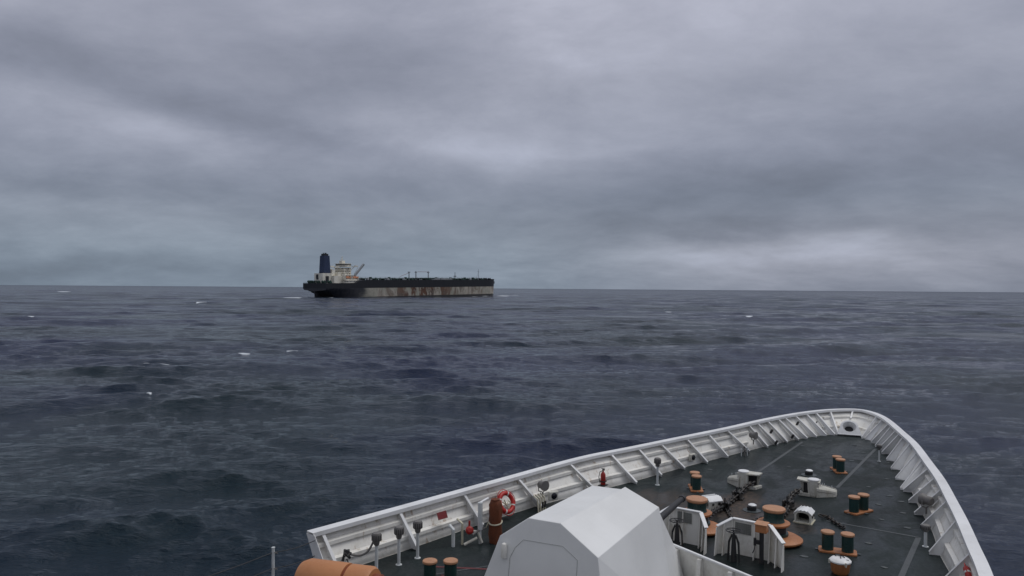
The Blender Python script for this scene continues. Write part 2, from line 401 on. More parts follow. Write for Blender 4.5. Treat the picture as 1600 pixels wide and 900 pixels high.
qy = lambda y, side: sT[int(np.argmin(np.abs(TC[:, 1] - y) + (0 if side < 0 else 0) + ((np.arange(len(TC)) > iT) if side < 0 else (np.arange(len(TC)) <= iT)) * 99))]
for (qa, qb) in ((.15, qy(36, -1)), (qy(42.4, -1), qy(42.4, 1)), (qy(31.5, 1), sT[-1])):
    for w in (.34, .72):
        sweep('stringer', 'white', qa, qb, [(.008, w, .03), (.13, w, .0), (.13, w, -.10), (.115, w, -.10), (.115, w, -.012), (.008, w, .015)], 90)
# brackets
PT = [(-15.17, 13.13), (-14.83, 15.71), (-14.42, 18.31), (-13.91, 20.9), (-13.42, 23.74), (-12.9, 26.05), (-12.52, 27.6), (-12.15, 29.09), (-11.76, 30.67), (-11.41, 32.33), (-10.95, 33.78), (-10.6, 35.62), (-10.4, 36.39), (-10.16, 37.32), (-9.97, 38.24), (-9.7, 38.9), (-9.47, 39.78), (-9.24, 40.68), (-8.87, 41.46), (-8.4, 42.5)]
PF = [(-14.75, 13.3), (-14.29, 15.87), (-14.04, 18.65), (-13.58, 21.42), (-12.9, 24.2), (-12.3, 26.25), (-11.99, 27.93), (-11.68, 29.6), (-11.25, 31.17), (-10.89, 32.79), (-10.5, 34.53), (-10.05, 36.06), (-9.84, 36.94), (-9.64, 37.83), (-9.41, 38.77), (-9.12, 39.38), (-8.88, 40.1), (-8.56, 40.8), (-8.3, 41.3), (-8.0, 41.45)]
ST = [(-7.46, 43.29), (-6.33, 42.41), (-5.96, 41.51), (-5.56, 40.26), (-5.27, 39.64), (-5.0, 38.64), (-4.72, 37.72), (-4.5, 36.98), (-4.17, 35.53), (-3.74, 33.86), (-3.4, 32.44), (-3.05, 31.05), (-2.71, 29.59), (-2.35, 28.12), (-2.04, 26.7), (-1.62, 24.56), (-1.15, 21.74), (-.8, 19.2), (-.5, 16.6)]
SF = [(-7.46, 41.7), (-6.75, 41.2), (-6.43, 41.0), (-6.19, 40.25), (-5.89, 39.4), (-5.64, 38.7), (-5.39, 37.9), (-5.0, 36.55), (-4.6, 34.87), (-4.2, 33.1), (-3.83, 31.54), (-3.46, 30.0), (-3.12, 28.47), (-2.78, 27.02), (-2.45, 26.2), (-2.2, 24.3), (-1.72, 22.0), (-1.45, 19.3), (-1.15, 16.7)]
SF[14] = (-2.6, 26.9); SF[13] = (-3.0, 28.3); SF[12] = (-3.35, 29.8); SF[11] = (-3.7, 31.3)
for (tp, ft) in list(zip(PT, PF)) + list(zip(ST, SF)):
    tc, tg, i = nearest(TC, tp); nn = inward(TC, i)
    ti = tc + nn * .20; bc, _, j = nearest(BC, ft); ft = bc + (np.array(ft) - bc) * 1.0
    lean = (bc - tc)
    dfoot = np.array(ft) - bc; L_ = np.linalg.norm(dfoot); dfoot = dfoot / max(L_, 1e-6) * min(max(L_, .28), .42); ft = bc + dfoot
    tcc = tc + (bc - tc) * .03
    pts = [Vector(D(*ti, ZR - .02)), Vector(D(*tcc, ZR - .02)), Vector(D(*bc, .01)), Vector(D(*ft, .01)), Vector(D(*ft, .09))]
    if tuple(tp) == ST[0]:      # the stem bracket stops above the fairlead
        lo = pts[1].lerp(pts[2], .38); pts = [pts[0], pts[1], lo, lo + (pts[0] - pts[1]) * .25, lo + (pts[0] - pts[1]) * .3 + Vector((0, 0, .05))]
    tv = Vector((tg[0], tg[1], 0)) * .006
    b = MB(); b.prism([p - tv for p in pts], tv * 2)
    # flat bar welded on the sloping edge
    a0, a1 = pts[0], pts[4]; ax = (a1 - a0).normalized(); tgt = Vector((tg[0], tg[1], 0)); nrm = ax.cross(tgt).normalized()
    w_ = .045
    q = [a0 + tgt * w_, a0 - tgt * w_, a1 - tgt * w_, a1 + tgt * w_]
    b.prism([p + nrm * .008 for p in q], nrm * -.016)
    b.build('bracket', 'cap', bul)
# end plate where the port bulwark stops
b = MB(); bq, tq = baseof(.0), topof(.0)
b.prism([D(bq[0] - .02, 12.88, 0), D(bq[0] + .42, 12.88, 0), D(tq[0] + .30, 12.88, ZR - .02), D(tq[0] - .02, 12.88, ZR - .02)], (0, .02, 0))
b.build('end_plate', 'cap', bul)
# breakwater across the deck
bw = []
b = MB()
def bwp(s_): return ((-7.4 + s_, 17.55 - abs(s_) * .42))
A0, A1, A2 = bwp(-2.6), bwp(0), bwp(6.0)
for (p, q) in ((A0, A1), (A1, A2)):
    b.prism([D(p[0], p[1], 0), D(q[0], q[1], 0), D(q[0], q[1] - .25, 1.3), D(p[0], p[1] - .25, 1.3)], (0, .03, 0))
brk = b.build('breakwater', 'white', ship)
b = MB()
for (p, q) in ((A0, A1), (A1, A2)):
    b.bar(D(p[0], p[1] - .26, 1.31), D(q[0], q[1] - .26, 1.31), .07, .05)
b.build('top_edge', 'cap', brk, bevel=.008)
for s_ in (-2, -.9, .45, 1.15, 2.0, 2.9, 3.9, 4.9):
    x, y = bwp(s_); b = MB(); b.prism([D(x, y, 0), D(x - .04, y - .55, 0), D(x - .03, y - .36, 1.25), D(x, y - .25, 1.27)], (.10, 0, 0))
    b.build('rib', 'white', brk)

# superstructure that the lens stands on, behind and below the frame
b = MB()
b.prism([(-14.0, 4.0, DZ), (-1.0, 4.0, DZ), (-1.0, 4.0, DZ + 2.4), (-14.0, 4.0, DZ + 2.4)], (0, -8, 0))
b.prism([(-14.0, -2.2, DZ), (1.0, -2.2, DZ), (1.0, -2.6, DZ + 6.4), (-14.0, -2.6, DZ + 6.4)], (0, -12, 0))
b.prism([(-14.6, -3.4, DZ + 6.4), (1.0, -3.4, DZ + 6.4), (1.0, -3.4, DZ + 11.4), (-14.6, -3.4, DZ + 11.4)], (0, -9, 0))
sup = b.build('superstructure', 'white', ship, bevel=.03)
for i in range(11):
    b = MB(); b.box((-13.6 + i * 1.32, -3.39, DZ + 9.4), (1.05, .05, 1.1)); b.build('bridge_window', 'glass', sup)

# ------------------------------------------------------------------ gun turret
T0 = thing('gun_turret', 'pale grey faceted gun turret with a dark barrel, on the deck in the foreground', 'gun turret', D(-7.7, 14.6))
def TL(x, y, z): return Vector((x + 7.7, y - 14.6, z))
a_, b_, c_, d_, e_, g_, k_ = TL(-8.45, 12.8, 2.81), TL(-8.62, 15.88, 2.79), TL(-7.95, 15.88, 2.79), TL(-7.70, 12.8, 2.83), TL(-7.72, 15.82, 2.92), TL(-6.93, 16.0, 2.53), TL(-6.81, 12.8, 2.33)
c_ = d_.lerp(e_, .93)
m1 = TL(-9.1, 12.66, 2.34); l1 = TL(-9.80, 12.3, .25); r1 = TL(-6.35, 12.3, .25)
g2 = TL(-6.93, 16.02, 2.42); r2 = TL(-6.2, 15.3, .25); fr = TL(-6.88, 17.0, 1.2); fr0 = TL(-6.7, 17.2, .25)
m2 = TL(-9.4, 15.6, 2.2); l2 = TL(-9.8, 15.6, .25); fl = TL(-8.8, 16.9, 1.2); fl0 = TL(-9.0, 17.2, .25)
pn = (k_ - a_).cross(l1 - a_).normalized()
def onaft(p): return Vector((p.x, a_.y - (pn.x * (p.x - a_.x) + pn.z * (p.z - a_.z)) / pn.y, p.z))
d_, m1, r1 = onaft(d_), onaft(m1), onaft(r1)
V = [a_, b_, c_, d_, e_, g_, k_, m1, l1, r1, g2, r2, fr, fr0, m2, l2, fl, fl0]
idx = {n_: i for i, n_ in enumerate('a b c d e g k m1 l1 r1 g2 r2 fr fr0 m2 l2 fl fl0'.split())}
F_ = ['a b c d', 'd c e g k', 'm1 a d k r1 l1', 'k g g2 r2 r1', 'g2 fr fr0 r2', 'm1 m2 b a', 'm1 l1 l2 m2', 'm2 l2 fl0 fl', 'b m2 fl', 'b fl fr', 'b fr g2 c', 'c g2 g e', 'fl fl0 fr0 fr', 'l1 r1 r2 fr0 fl0 l2']
b = MB(); b._add(V, [[idx[q] for q in f_.split()] for f_ in F_])
bmesh.ops.triangulate(b.bm, faces=[f_ for f_ in b.bm.faces if len(f_.verts) > 4 and f_.calc_center_median().y > -1.0])
sh = b.build('shield', 'turret', T0, bevel=.012, angle=.08)
# hatch outline on the aft face
fn = (l1 - a_).cross(k_ - a_).normalized()
if fn.y > 0: fn = -fn
def af(x, z):           # point on the aft face
    x, y0 = x + 7.7, 0.0; y = a_.y - (fn.x * (x - a_.x) + fn.z * (z - a_.z)) / fn.y
    return Vector((x, y, z)) + fn * .006
b = MB(); hp = [af(-8.78, 1.0), af(-8.80, 1.95), af(-8.70, 2.17), af(-8.52, 2.36), af(-7.60, 2.40), af(-7.25, 2.2), af(-7.2, 1.0)]
b.tube(hp, .0035, 5); b.build('hatch_seam', 'window', sh)
b = MB(); q0 = af(-8.93, 1.93); b.lathe([(.055, 0), (.062, .02), (.062, .25), (.05, .29), (.02, .31)], q0 + fn * .03, 14, (0, .05, 1)); b.build('vent_stub', 'white', sh)
b = MB(); b.lathe([(1.75, 0), (1.75, .22), (1.6, .26)], (0.0, 0, 0), 40); b.build('base_ring', 'turret', T0)
b = MB(); p0, p1 = TL(-7.60, 16.5, 1.62), TL(-8.1, 19.9, 1.62); p1 = TL(-7.86, 19.7, 1.70); ax = (p1 - p0)
b.cyl(p0, p0 + ax * .35, .14, .12, 18); b.cyl(p0 + ax * .35, p1, .095, .075, 18); b.cyl(p1, p1 + ax * .035, .095, .095, 18)
b.build('barrel', 'dark', T0)

# ------------------------------------------------------------------ double bollards
def make_bitts(label):
    r = thing('double_bollard', label, 'bollard', group='orange-capped double bollards on the foredeck')
    b = MB(); b.prism([(-.62, -.30, 0), (.62, -.30, 0), (.66, -.2, 0), (.66, .2, 0), (.62, .30, 0), (-.62, .30, 0), (-.66, .2, 0), (-.66, -.2, 0)], (0, 0, .07)); b.build('base_plate', 'orange', r, bevel=.012)
    b = MB(); b.box((0, 0, .02), (1.55, .10, .03)); b.box((0, 0, .021), (.16, .86, .03)); b.build('weld_foot', 'pad', r)
    for s_ in (-1, 1):
        b = MB(); b.lathe([(.205, .05), (.205, .66)], (s_ * .34, 0, 0), 28); p = b.build('post', 'green', r)
        b = MB(); b.lathe([(.225, .655), (.245, .67), (.245, .725), (.225, .745), (.0, .752)], (s_ * .34, 0, 0), 28); b.build('post_cap', 'cap_orange', p)
    return r
bt = make_bitts('double bollard farthest forward, small one with its posts in line, between the two deck stripes')
bt.scale = (.78, .78, .78); bt.location = D(-6.35, 33.24); bt.rotation_euler.z = math.radians(116)
dup(bt, D(-4.61, 27.54), math.radians(66), 'double bollard halfway up the right side of the deck, right of the white chain hood')
dup(bt, D(-4.40, 22.96), math.radians(12), 'double bollard on a long orange plate nearest the low round hatch drum')
dup(bt, D(-10.22, 27.01), math.radians(118), 'rust-stained double bollard behind the left capstan, its two posts in line')
dup(bt, D(-12.3, 14.52), math.radians(38), 'double bollard at the bottom edge left of the turret, cut by the frame')

# ------------------------------------------------------------------ capstans
def make_capstan(label):
    r = thing('capstan', label, 'capstan', group='orange and green capstans')
    b = MB(); b.lathe([(.42, 0), (.42, .28)], (0, 0, 0), 32); b.build('pedestal', 'green', r)
    b = MB(); b.lathe([(.30, .02), (.58, .02), (.68, .09), (.68, .13), (.56, .20), (.36, .21)], (.16, -.02, 0), 40); b.build('cable_lifter', 'orange', r)
    b = MB(); b.lathe([(.36, .2), (.34, .50)], (0, 0, 0), 28); b.build('neck', 'dark', r)
    b = MB(); b.lathe([(.30, .49), (.43, .50), (.47, .545), (.47, .575), (.40, .60), (.33, .605)], (0, 0, 0), 36); b.build('flange', 'orange', r)
    b = MB(); b.lathe([(.32, .60), (.29, .67), (.285, .78), (.30, .90)], (0, 0, 0), 32); b.build('drum', 'green', r)
    b = MB(); b.lathe([(.30, .895), (.32, .91), (.335, .93), (.335, .985), (.32, 1.0), (.0, 1.01)], (0, 0, 0), 36); b.build('drum_cap', 'cap_orange', r)
    return r
cp = make_capstan('left capstan, its top beside the tip of the gun barrel'); cp.location = D(-8.45, 22.45)
dup(cp, D(-6.18, 22.85), 0, 'right capstan, standing behind the white control screen with the orange box')

# ------------------------------------------------------------------ hawse hoods (roller chain stoppers)
def make_hood(label):
    """built for the starboard side: mouth faces inboard (-x), tail runs outboard and forward"""
    r = thing('hawse_hood', label, 'chain hood', group='white hawse pipe hoods over the anchor chains')
    b = MB()
    b.prism([(-.18, -.30, 0), (.05, -.36, 0), (.30, -.30, 0), (.30, -.30, .55), (.05, -.36, .62), (-.22, -.30, .64)], (0, .03, 0))
    b.prism([(-.50, .38, 0), (.30, .38, 0), (.30, .38, .55), (-.66, .38, .66)], (0, .03, 0))
    b.prism([(-.72, -.10, .64), (-.2, -.34, .64), (.34, -.30, .62), (.34, .42, .62), (-.72, .42, .64)], (0, 0, .07))
    b.prism([(-.62, -.28, 0), (-.45, -.36, 0), (-.1, -.36, 0), (-.1, -.22, 0), (-.40, -.22, 0), (-.62, .30, 0), (-.74, .30, 0)], (0, 0, .14))
    body = b.build('mouth', 'fitting', r, bevel=.01)
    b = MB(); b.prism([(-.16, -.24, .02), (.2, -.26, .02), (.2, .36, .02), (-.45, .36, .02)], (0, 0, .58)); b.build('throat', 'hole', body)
    b = MB(); b.lathe([(.26, .05), (.26, .74)], (.05, -.12, 0), 26); b.build('roller_housing', 'fitting', r)
    b = MB(); b.lathe([(.26, .735), (.275, .75), (.275, .78), (.25, .80), (0, .805)], (.05, -.12, 0), 26); b.build('round_lid', 'cap', r)
    b = MB(); b.hull([Vector(p) for p in ((.2, -.40, .0), (.2, -.40, .42), (.2, .30, .42), (.2, .30, 0), (.2, -.2, .56), (.2, .15, .56), (1.05, .22, 0), (1.05, .22, .22), (1.05, .72, .22), (1.05, .72, 0), (1.0, .35, .30), (1.0, .6, .30), (.95, .1, .0))])
    tl = b.build('tail', 'fitting', r, bevel=.012)
    b = MB(); b.tube([(.25, -.42, .30), (1.0, .10, .16)], .012, 6); b.tube([(.25, .0, .57), (1.04, .45, .30)], .012, 6); b.build('seam_bead', 'grey', tl)
    for q in ((.36, -.12, .5), (.44, -.05, .5), (.52, .02, .48), (.84, .30, .35)):
        b = MB(); b.cyl(q, (q[0], q[1], q[2] + .13), .015, n=8); b.build('lug', 'post', tl)
    return r
hd = make_hood('right white chain hood with a long tapering tail pointing right'); hd.scale = (.76, .76, .80); hd.location = D(-6.38, 28.75); hd.rotation_euler.z = math.radians(8)
dup(hd, D(-8.77, 28.45), math.radians(-4), 'left white chain hood, its black mouth open to the right', mirror=True)

# ------------------------------------------------------------------ chain pipe boxes
def make_box(label):
    r = thing('chain_pipe_cover', label, 'chain cover', group='arched white chain pipe covers')
    w, h, L_ = .28, .44, .58
    def arch(y, k_=1.0, z0=0.0):
        pts = [(-w * k_, y, z0), (-w * k_, y, h * .6)]
        for i in range(1, 8): a = PI * (1 - i / 8); pts.append((w * k_ * math.cos(a) * 1.0, y, h * .6 + (h * .36) * math.sin(a) ** .7))
        return pts + [(w * k_, y, h * .6), (w * k_, y, z0)]
    b = MB()
    o_, i_ = arch(-.29), arch(-.29, .78)
    i_ = [(x, y, z * .86 + (.05 if z < .01 else 0)) for x, y, z in i_]
    ob = arch(.29)
    n = len(o_); Vv = [b.bm.verts.new(p) for p in o_]; Vi = [b.bm.verts.new(p) for p in i_]; Vb = [b.bm.verts.new(p) for p in ob]; Vd = [b.bm.verts.new((x, .2, z)) for x, y, z in i_]
    for i in range(n):
        j = (i + 1) % n
        b.bm.faces.new((Vv[i], Vv[j], Vi[j], Vi[i])); b.bm.faces.new((Vv[i], Vv[j], Vb[j], Vb[i])); b.bm.faces.new((Vi[i], Vi[j], Vd[j], Vd[i]))
    b.bm.faces.new(Vb); b.bm.faces.new(Vd)
    hs = b.build('housing', 'fitting', r, bevel=.008)
    b = MB(); b.prism([(x * .985, .195, z * .985 + .003) for x, y, z in i_], (0, -.01, 0)); b.build('dark_opening', 'hole', hs)
    b = MB(); b.prism([(-.32, -.33, 0), (.32, -.33, 0), (.32, .33, 0), (-.32, .33, 0)], (0, 0, .03)); b.build('foot_plate', 'cream', r)
    b = MB()
    for i in range(7):
        a = PI * (1 - (i + .5) / 7)
        b.box((w * 1.03 * math.cos(a), 0, h * .62 + h * .36 * math.sin(a) ** .7), (.19 if 0 < i < 6 else .06, .60, .02), mat=Matrix.Rotation(-(a - PI / 2) * .8, 3, 'Y'))
    b.build('roof_sheet', 'cap', r)
    for s_ in (-.12, .14):
        b = MB(); b.lathe([(.045, 0), (.045, .015), (.02, .03)], (w + .005, s_, .22), 10, (1, 0, 0)); b.build('bolt_head', 'dark', r)
    return r
bx = make_box('white arched chain cover with its black opening facing the bridge, right of the right capstan'); bx.location = D(-5.88, 25.35); bx.rotation_euler.z = math.radians(2); bx.scale = (.92, .95, .95)
o = dup(bx, D(-8.88, 24.95), math.radians(-32), 'yellow-stained chain cover with a white top, tucked behind the left capstan')

# ------------------------------------------------------------------ anchor chains
def chain(label, pts, group='anchor chains', link=.25, wire=.036):
    c_ = spline(pts, 12); L_ = arclen(c_)[-1]; n = int(L_ / (link * .66)); c2 = resample(c_, n)
    b = MB()
    for i in range(n - 1):
        p = Vector(c2[i]); tg = (Vector(c2[i + 1]) - p).normalized(); side = tg.cross(Vector((0, 0, 1))).normalized(); up = side.cross(tg)
        ang = (PI / 4 if i % 2 else -PI / 4) + random.uniform(-.2, .2); wv = side * math.cos(ang) + up * math.sin(ang)
        ring = [p + tg * (math.cos(a) * link / 2) + wv * (math.sin(a) * link * .31) for a in [2 * PI * k_ / 12 for k_ in range(12)]]
        b.tube(ring, wire, 6, closed=True)
    return tag(b.build('anchor_chain', 'chain'), label, 'chain', group)
z = DZ
chain('anchor chain running from the left capstan forward into the left hood', [(-8.3, 22.9, z + .30), (-8.42, 24.0, z + .22), (-8.46, 25.0, z + .12), (-8.5, 26.6, z + .12), (-8.48, 27.6, z + .22), (-8.40, 28.4, z + .26)])
chain('anchor chain running from the right capstan forward into the right hood', [(-6.35, 23.3, z + .30), (-6.5, 24.6, z + .16), (-6.6, 26.0, z + .10), (-6.85, 27.4, z + .16), (-6.75, 28.5, z + .24)])
chain('slack chain lying across the rusty patch between the capstans', [(-8.55, 25.4, z + .06), (-8.1, 24.5, z + .05), (-7.6, 23.75, z + .05), (-7.3, 24.0, z + .05), (-6.95, 25.1, z + .05), (-6.7, 25.9, z + .08)], 'loose chains', .17, .022)
chain('short black chain lying on deck right of the right arched cover', [(-5.50, 26.0, z + .10), (-5.3, 26.1, z + .06), (-5.05, 25.75, z + .05), (-4.85, 25.5, z + .05), (-4.6, 25.2, z + .05)], 'loose chains', .17, .024)
# devil's claws on the chains
for (x, y, rz, lb) in ((-8.49, 26.6, .1, 'black claw clamp gripping the left anchor chain'), (-6.68, 26.5, -.1, 'black claw clamp gripping the right anchor chain'), (-8.42, 25.0, .4, 'black shackle lump on the left chain behind the left arched cover')):
    r = thing('chain_claw', lb, 'chain clamp', D(x, y, .0), rz, 'chain clamps')
    b = MB(); b.box((-.12, 0, .16), (.05, .42, .26)); b.box((.12, 0, .16), (.05, .42, .26)); b.box((0, .05, .03), (.42, .34, .05)); b.build('frame', 'chain', r, bevel=.01)
    b = MB(); b.cyl((-.2, 0, .24), (.2, 0, .24), .04, n=10); b.cyl((0, -.1, .1), (0, -.12, .46), .025, n=8); b.build('screw', 'dark', r)

# ------------------------------------------------------------------ control screens
def make_screen(label, wfull=True):
    r = thing('control_screen', label, 'steel screen', group='white folded control screens behind the capstans')
    base = [(-.95, -.12), (-.62, .22), (.42, .22), (.90, -.22)] if wfull else [(-.7, -.1), (-.4, .22), (.55, .22), (.88, -.22)]
    top = [(-.82, .95), (-.55, 1.22), (.35, 1.22), (.55, 1.2), (.95, .85)]
    b = MB(); th = .02
    def panel(p, q, z0, z1): b.prism([(p[0], p[1], 0), (q[0], q[1], 0), (q[0], q[1], z1), (p[0], p[1], z0)], (.0, .025, 0))
    panel(base[0], base[1], .88, 1.12); panel(base[1], base[2], 1.12, 1.12); panel(base[2], base[3], 1.12, .80)
    body = b.build('plate', 'white', r)
    b = MB()
    for (p, q, z0, z1) in ((base[0], base[1], .88, 1.12), (base[1], base[2], 1.12, 1.12), (base[2], base[3], 1.12, .80)):
        b.bar((p[0], p[1] - .02, z0 + .02), (q[0], q[1] - .02, z1 + .02), .12, .035)
    b.build('top_flange', 'cap', r, bevel=.006)
    for i, q in enumerate((base[0], (base[0][0] * .5 + base[1][0] * .5, .03), base[1], (.02, .2), base[2], (base[2][0] * .5 + base[3][0] * .5, 0), base[3])):
        zt = (.86, .98, 1.1, 1.1, 1.1, .94, .78)[i]
        b = MB(); b.prism([(q[0] - .01, q[1], 0), (q[0] - .01, q[1] - .22, 0), (q[0] - .01, q[1] - .07, zt), (q[0] - .01, q[1], zt)], (.02, 0, 0)); b.build('stiffener', 'white', r)
    b = MB(); b.box((-.33 if wfull else .05, .205, .86), (.44, .03, .34)); w_ = b.build('window', 'window', r)
    b = MB(); xc = -.33 if wfull else .05
    for i in range(9): b.box((xc - .2 + i * .05, .186, .86), (.006, .006, .33))
    for i in range(6): b.box((xc, .186, .72 + i * .056), (.43, .006, .006))
    b.build('wire_mesh', 'grey', w_)
    return r
sc = make_screen('white folded screen between the turret and the right capstan, whole and carrying the orange box'); sc.scale = (1.03, 1, .89); sc.location = D(-6.22, 20.85); sc.rotation_euler.z = math.radians(-2)
s2 = make_screen('white folded screen half hidden by the right edge of the turret', False); s2.scale = (1, 1, .89); s2.location = D(-8.35, 20.85)
def make_wheel(label):
    r = thing('handwheel_stand', label, 'handwheel', group='black handwheel stands in front of the screens')
    b = MB(); b.lathe([(.09, 0), (.08, .30), (.065, .62), (.05, .86)], (0, 0, 0), 16); b.build('pedestal', 'dark', r)
    for s_ in (-1, 1):
        b = MB(); b.prism([(s_ * .20, -.02, 0), (s_ * .17, -.02, .62), (s_ * .07, -.02, .86), (s_ * .05, -.02, .8), (s_ * .12, -.02, .58), (s_ * .15, -.02, 0)], (0, .04, 0)); b.build('leg', 'dark', r)
    b = MB(); b.tube([(.23 * math.cos(a), .23 * math.sin(a), .98) for a in [2 * PI * k_ / 28 for k_ in range(28)]], .016, 7, closed=True); w_ = b.build('wheel', 'dark', r)
    b = MB()
    for k_ in range(3): a = PI * k_ / 3; b.tube([(-.23 * math.cos(a), -.23 * math.sin(a), .98), (.23 * math.cos(a), .23 * math.sin(a), .98)], .011, 6)
    b.cyl((0, 0, .84), (0, 0, 1.0), .03, n=10); b.build('spokes', 'dark', w_)
    return r
hw = make_wheel('black handwheel stand in front of the whole white screen'); hw.scale = (.92, .92, .88); hw.location = D(-6.62, 20.45)
dup(hw, D(-8.25, 20.35), .4, 'black handwheel stand beside the turret, before the half hidden screen')
r = thing('control_box', 'orange control box on a black post at the middle of the white screen', 'control box', D(-5.93, 20.72)); r.scale = (.78, .8, .88)
b = MB(); b.box((0, 0, .5), (.13, .10, 1.0)); b.build('post', 'dark', r)
b = MB(); b.prism([(-.20, -.14, 1.0), (.20, -.14, 1.0), (.20, .14, 1.0), (-.20, .14, 1.0)], (0, 0, .24)); b.build('box', 'orange', r, bevel=.02)
b = MB(); b.prism([(-.22, -.17, 1.245), (.22, -.17, 1.245), (.22, .17, 1.29), (-.22, .17, 1.29)], (0, 0, .02)); b.build('lid', 'cap_orange', r)
b = MB(); b.cyl((-.23, -.02, .55), (-.23, -.02, .78), .05, n=10); b.tube([(-.23, -.02, .55), (-.24, -.06, .42), (-.30, -.05, .30)], .018, 6); b.box((-.12, 0, .12), (.26, .04, .05)); b.box((-.14, 0, .66), (.18, .1, .12)); b.build('valve', 'dark', r)

# ------------------------------------------------------------------ small deck fittings
def mushroom(loc, label):
    r = thing('deck_vent', label, 'deck vent', loc, 0, 'small white capped deck vents')
    b = MB(); b.lathe([(.30, 0), (.30, .02), (.17, .03)], (0, 0, 0), 20); b.build('foot_ring', 'pad', r)
    b = MB(); b.lathe([(.15, .02), (.16, .15), (.12, .17)], (0, 0, 0), 20); b.build('neck', 'dark', r)
    b = MB(); b.lathe([(.08, .17), (.135, .18), (.14, .21), (.09, .24), (0, .245)], (.02, 0, 0), 20); b.build('lid', 'cap', r)
mushroom(D(-7.2, 31.75), 'small white-topped vent alone on the forward deck between the two stripes')
mushroom(D(-7.64, 25.5), 'small white-topped vent on the stained deck between the two capstans')
r = thing('hatch_drum', 'low round orange drum with a white lid, by the bottom edge right of the screen', 'hatch', D(-4.01, 21.3)); r.scale = (.84, .84, .92)
b = MB(); b.lathe([(.22, 0), (.27, .06), (.30, .30), (.31, .33)], (0, 0, 0), 30); b.build('drum', 'orange', r)
ld = MB(); ld.lathe([(.31, .33), (.33, .345), (.33, .38), (.27, .43), (.12, .45), (0, .452)], (0, 0, 0), 30); ld = ld.build('lid', 'cap', r)
b = MB(); b.tube([(-.17, .05, .46), (-.12, .10, .475), (.05, .10, .475), (.12, .05, .46)], .014, 6); b.tube([(-.02, .08, .465), (.04, -.10, .47)], .012, 6); b.build('handle', 'dark', ld)
b = MB(); b.box((.20, -.06, .43), (.12, .06, .02)); b.build('latch', 'grey', ld)
for a in (2.4, 3.6, 5.4):
    b = MB(); b.box((.33 * math.cos(a), .33 * math.sin(a), .34), (.06, .04, .12), rot=a); b.build('dog_clip', 'fitting', r)

# bow fairlead
r = thing('bow_fairlead', 'white arched bow fairlead with a round hole, at the very tip of the deck', 'fairlead', D(-7.42, 41.55))
pts_o, pts_i = [], []
n = 40
def outer(a):
    x, zz = math.cos(a), math.sin(a)
    if zz >= 0: return (x * .44, .48 + zz * .40)
    # lower half: straight flanks that spread to the foot
    tt = 1 / max(abs(x) / .60, abs(zz) / .48, 1e-6)
    px, pz = x * tt, .48 + zz * tt
    return (max(-(.44 + (.48 - pz) * .34), min(.44 + (.48 - pz) * .34, px)), max(0.0, pz))
for i in range(n):
    a = 2 * PI * i / n; x, zz = math.cos(a), math.sin(a)
    pts_o.append(outer(a)); pts_i.append((x * .225, .50 + zz * .20))
b = MB()
prof = [(pts_o, -.02, 1), (pts_o, -.10, 1)]
Vo0 = [b.bm.verts.new((x, .30, zz)) for x, zz in pts_o]; Vo1 = [b.bm.verts.new((x, -.14, zz)) for x, zz in pts_o]
Vm = [b.bm.verts.new((x * 1.5, -.15, .50 + (zz - .50) * 1.5)) for x, zz in pts_i]; Vi1 = [b.bm.verts.new((x * .95, .10, zz)) for x, zz in pts_i]; Vi0 = [b.bm.verts.new((x * .95, .30, zz)) for x, zz in pts_i]
for A_, B_ in ((Vo0, Vo1), (Vo1, Vm), (Vm, Vi1), (Vi1, Vi0), (Vi0, Vo0)):
    for i in range(n): b.bm.faces.new((A_[i], A_[(i + 1) % n], B_[(i + 1) % n], B_[i]))
b.build('ring_casting', 'cap', r, angle=.9)
b = MB(); b.prism([(-.58, -.16, 0), (.58, -.16, 0), (.66, .5, 0), (-.66, .5, 0)], (0, 0, .05)); b.build('bed_plate', 'cap', r, bevel=.01)
b = MB(); b.prism([(-.3, .27, .25), (.3, .27, .25), (.3, .27, .78), (-.3, .27, .78)], (0, .02, 0)); b.build('backing_plate', 'dark', r)
r.scale = (1, 1, .95); r.rotation_euler = (math.radians(-34), 0, math.radians(14))

# cowled vent heads on posts
def make_vent(h=.84):
    r = thing('vent_post', '', 'vent', group='grey-headed vent posts along the bulwarks')
    b = MB(); b.cyl((0, 0, 0), (0, 0, h - .1), .045, n=12); b.lathe([(.09, 0), (.09, .015)], (0, 0, 0), 12); b.build('post', 'post', r)
    b = MB(); b.lathe([(.06, h - .12), (.075, h - .10), (.085, h - .02), (.12, h), (.13, h + .06), (.13, h + .16), (.11, h + .21), (.05, h + .23), (0, h + .232)], (0, 0, 0), 16); hd_ = b.build('vent_head', 'grey', r)
    b = MB()
    for i in range(14): a = 2 * PI * i / 14; b.box((.131 * math.cos(a), .131 * math.sin(a), h + .09), (.008, .018, .15), rot=a)
    b.build('grille', 'dark', hd_)
    return r
vp = make_vent(); vp.location = D(-14.12, 14.05); vp['label'] = 'brownish vent head on a pale post with the dark hose leading to it'
dup(vp, D(-14.0, 14.78), 0, 'vent post between the hosed vent and the second bulwark bracket')
dup(vp, D(-13.92, 15.45), 0, 'vent post standing at the foot of the second bulwark bracket')
dup(vp, D(-11.62, 26.65), 0, 'lone vent post by the bulwark behind the turret roof')
o = dup(vp, D(-5.25, 36.25), 0, 'small vent post among the close right-hand bow brackets'); o.scale = (.8, .8, .7)
o = dup(vp, D(-2.36, 25.0), 0, 'low grey vent head below the second wide bracket on the right bulwark'); o.scale = (1, 1, .62)

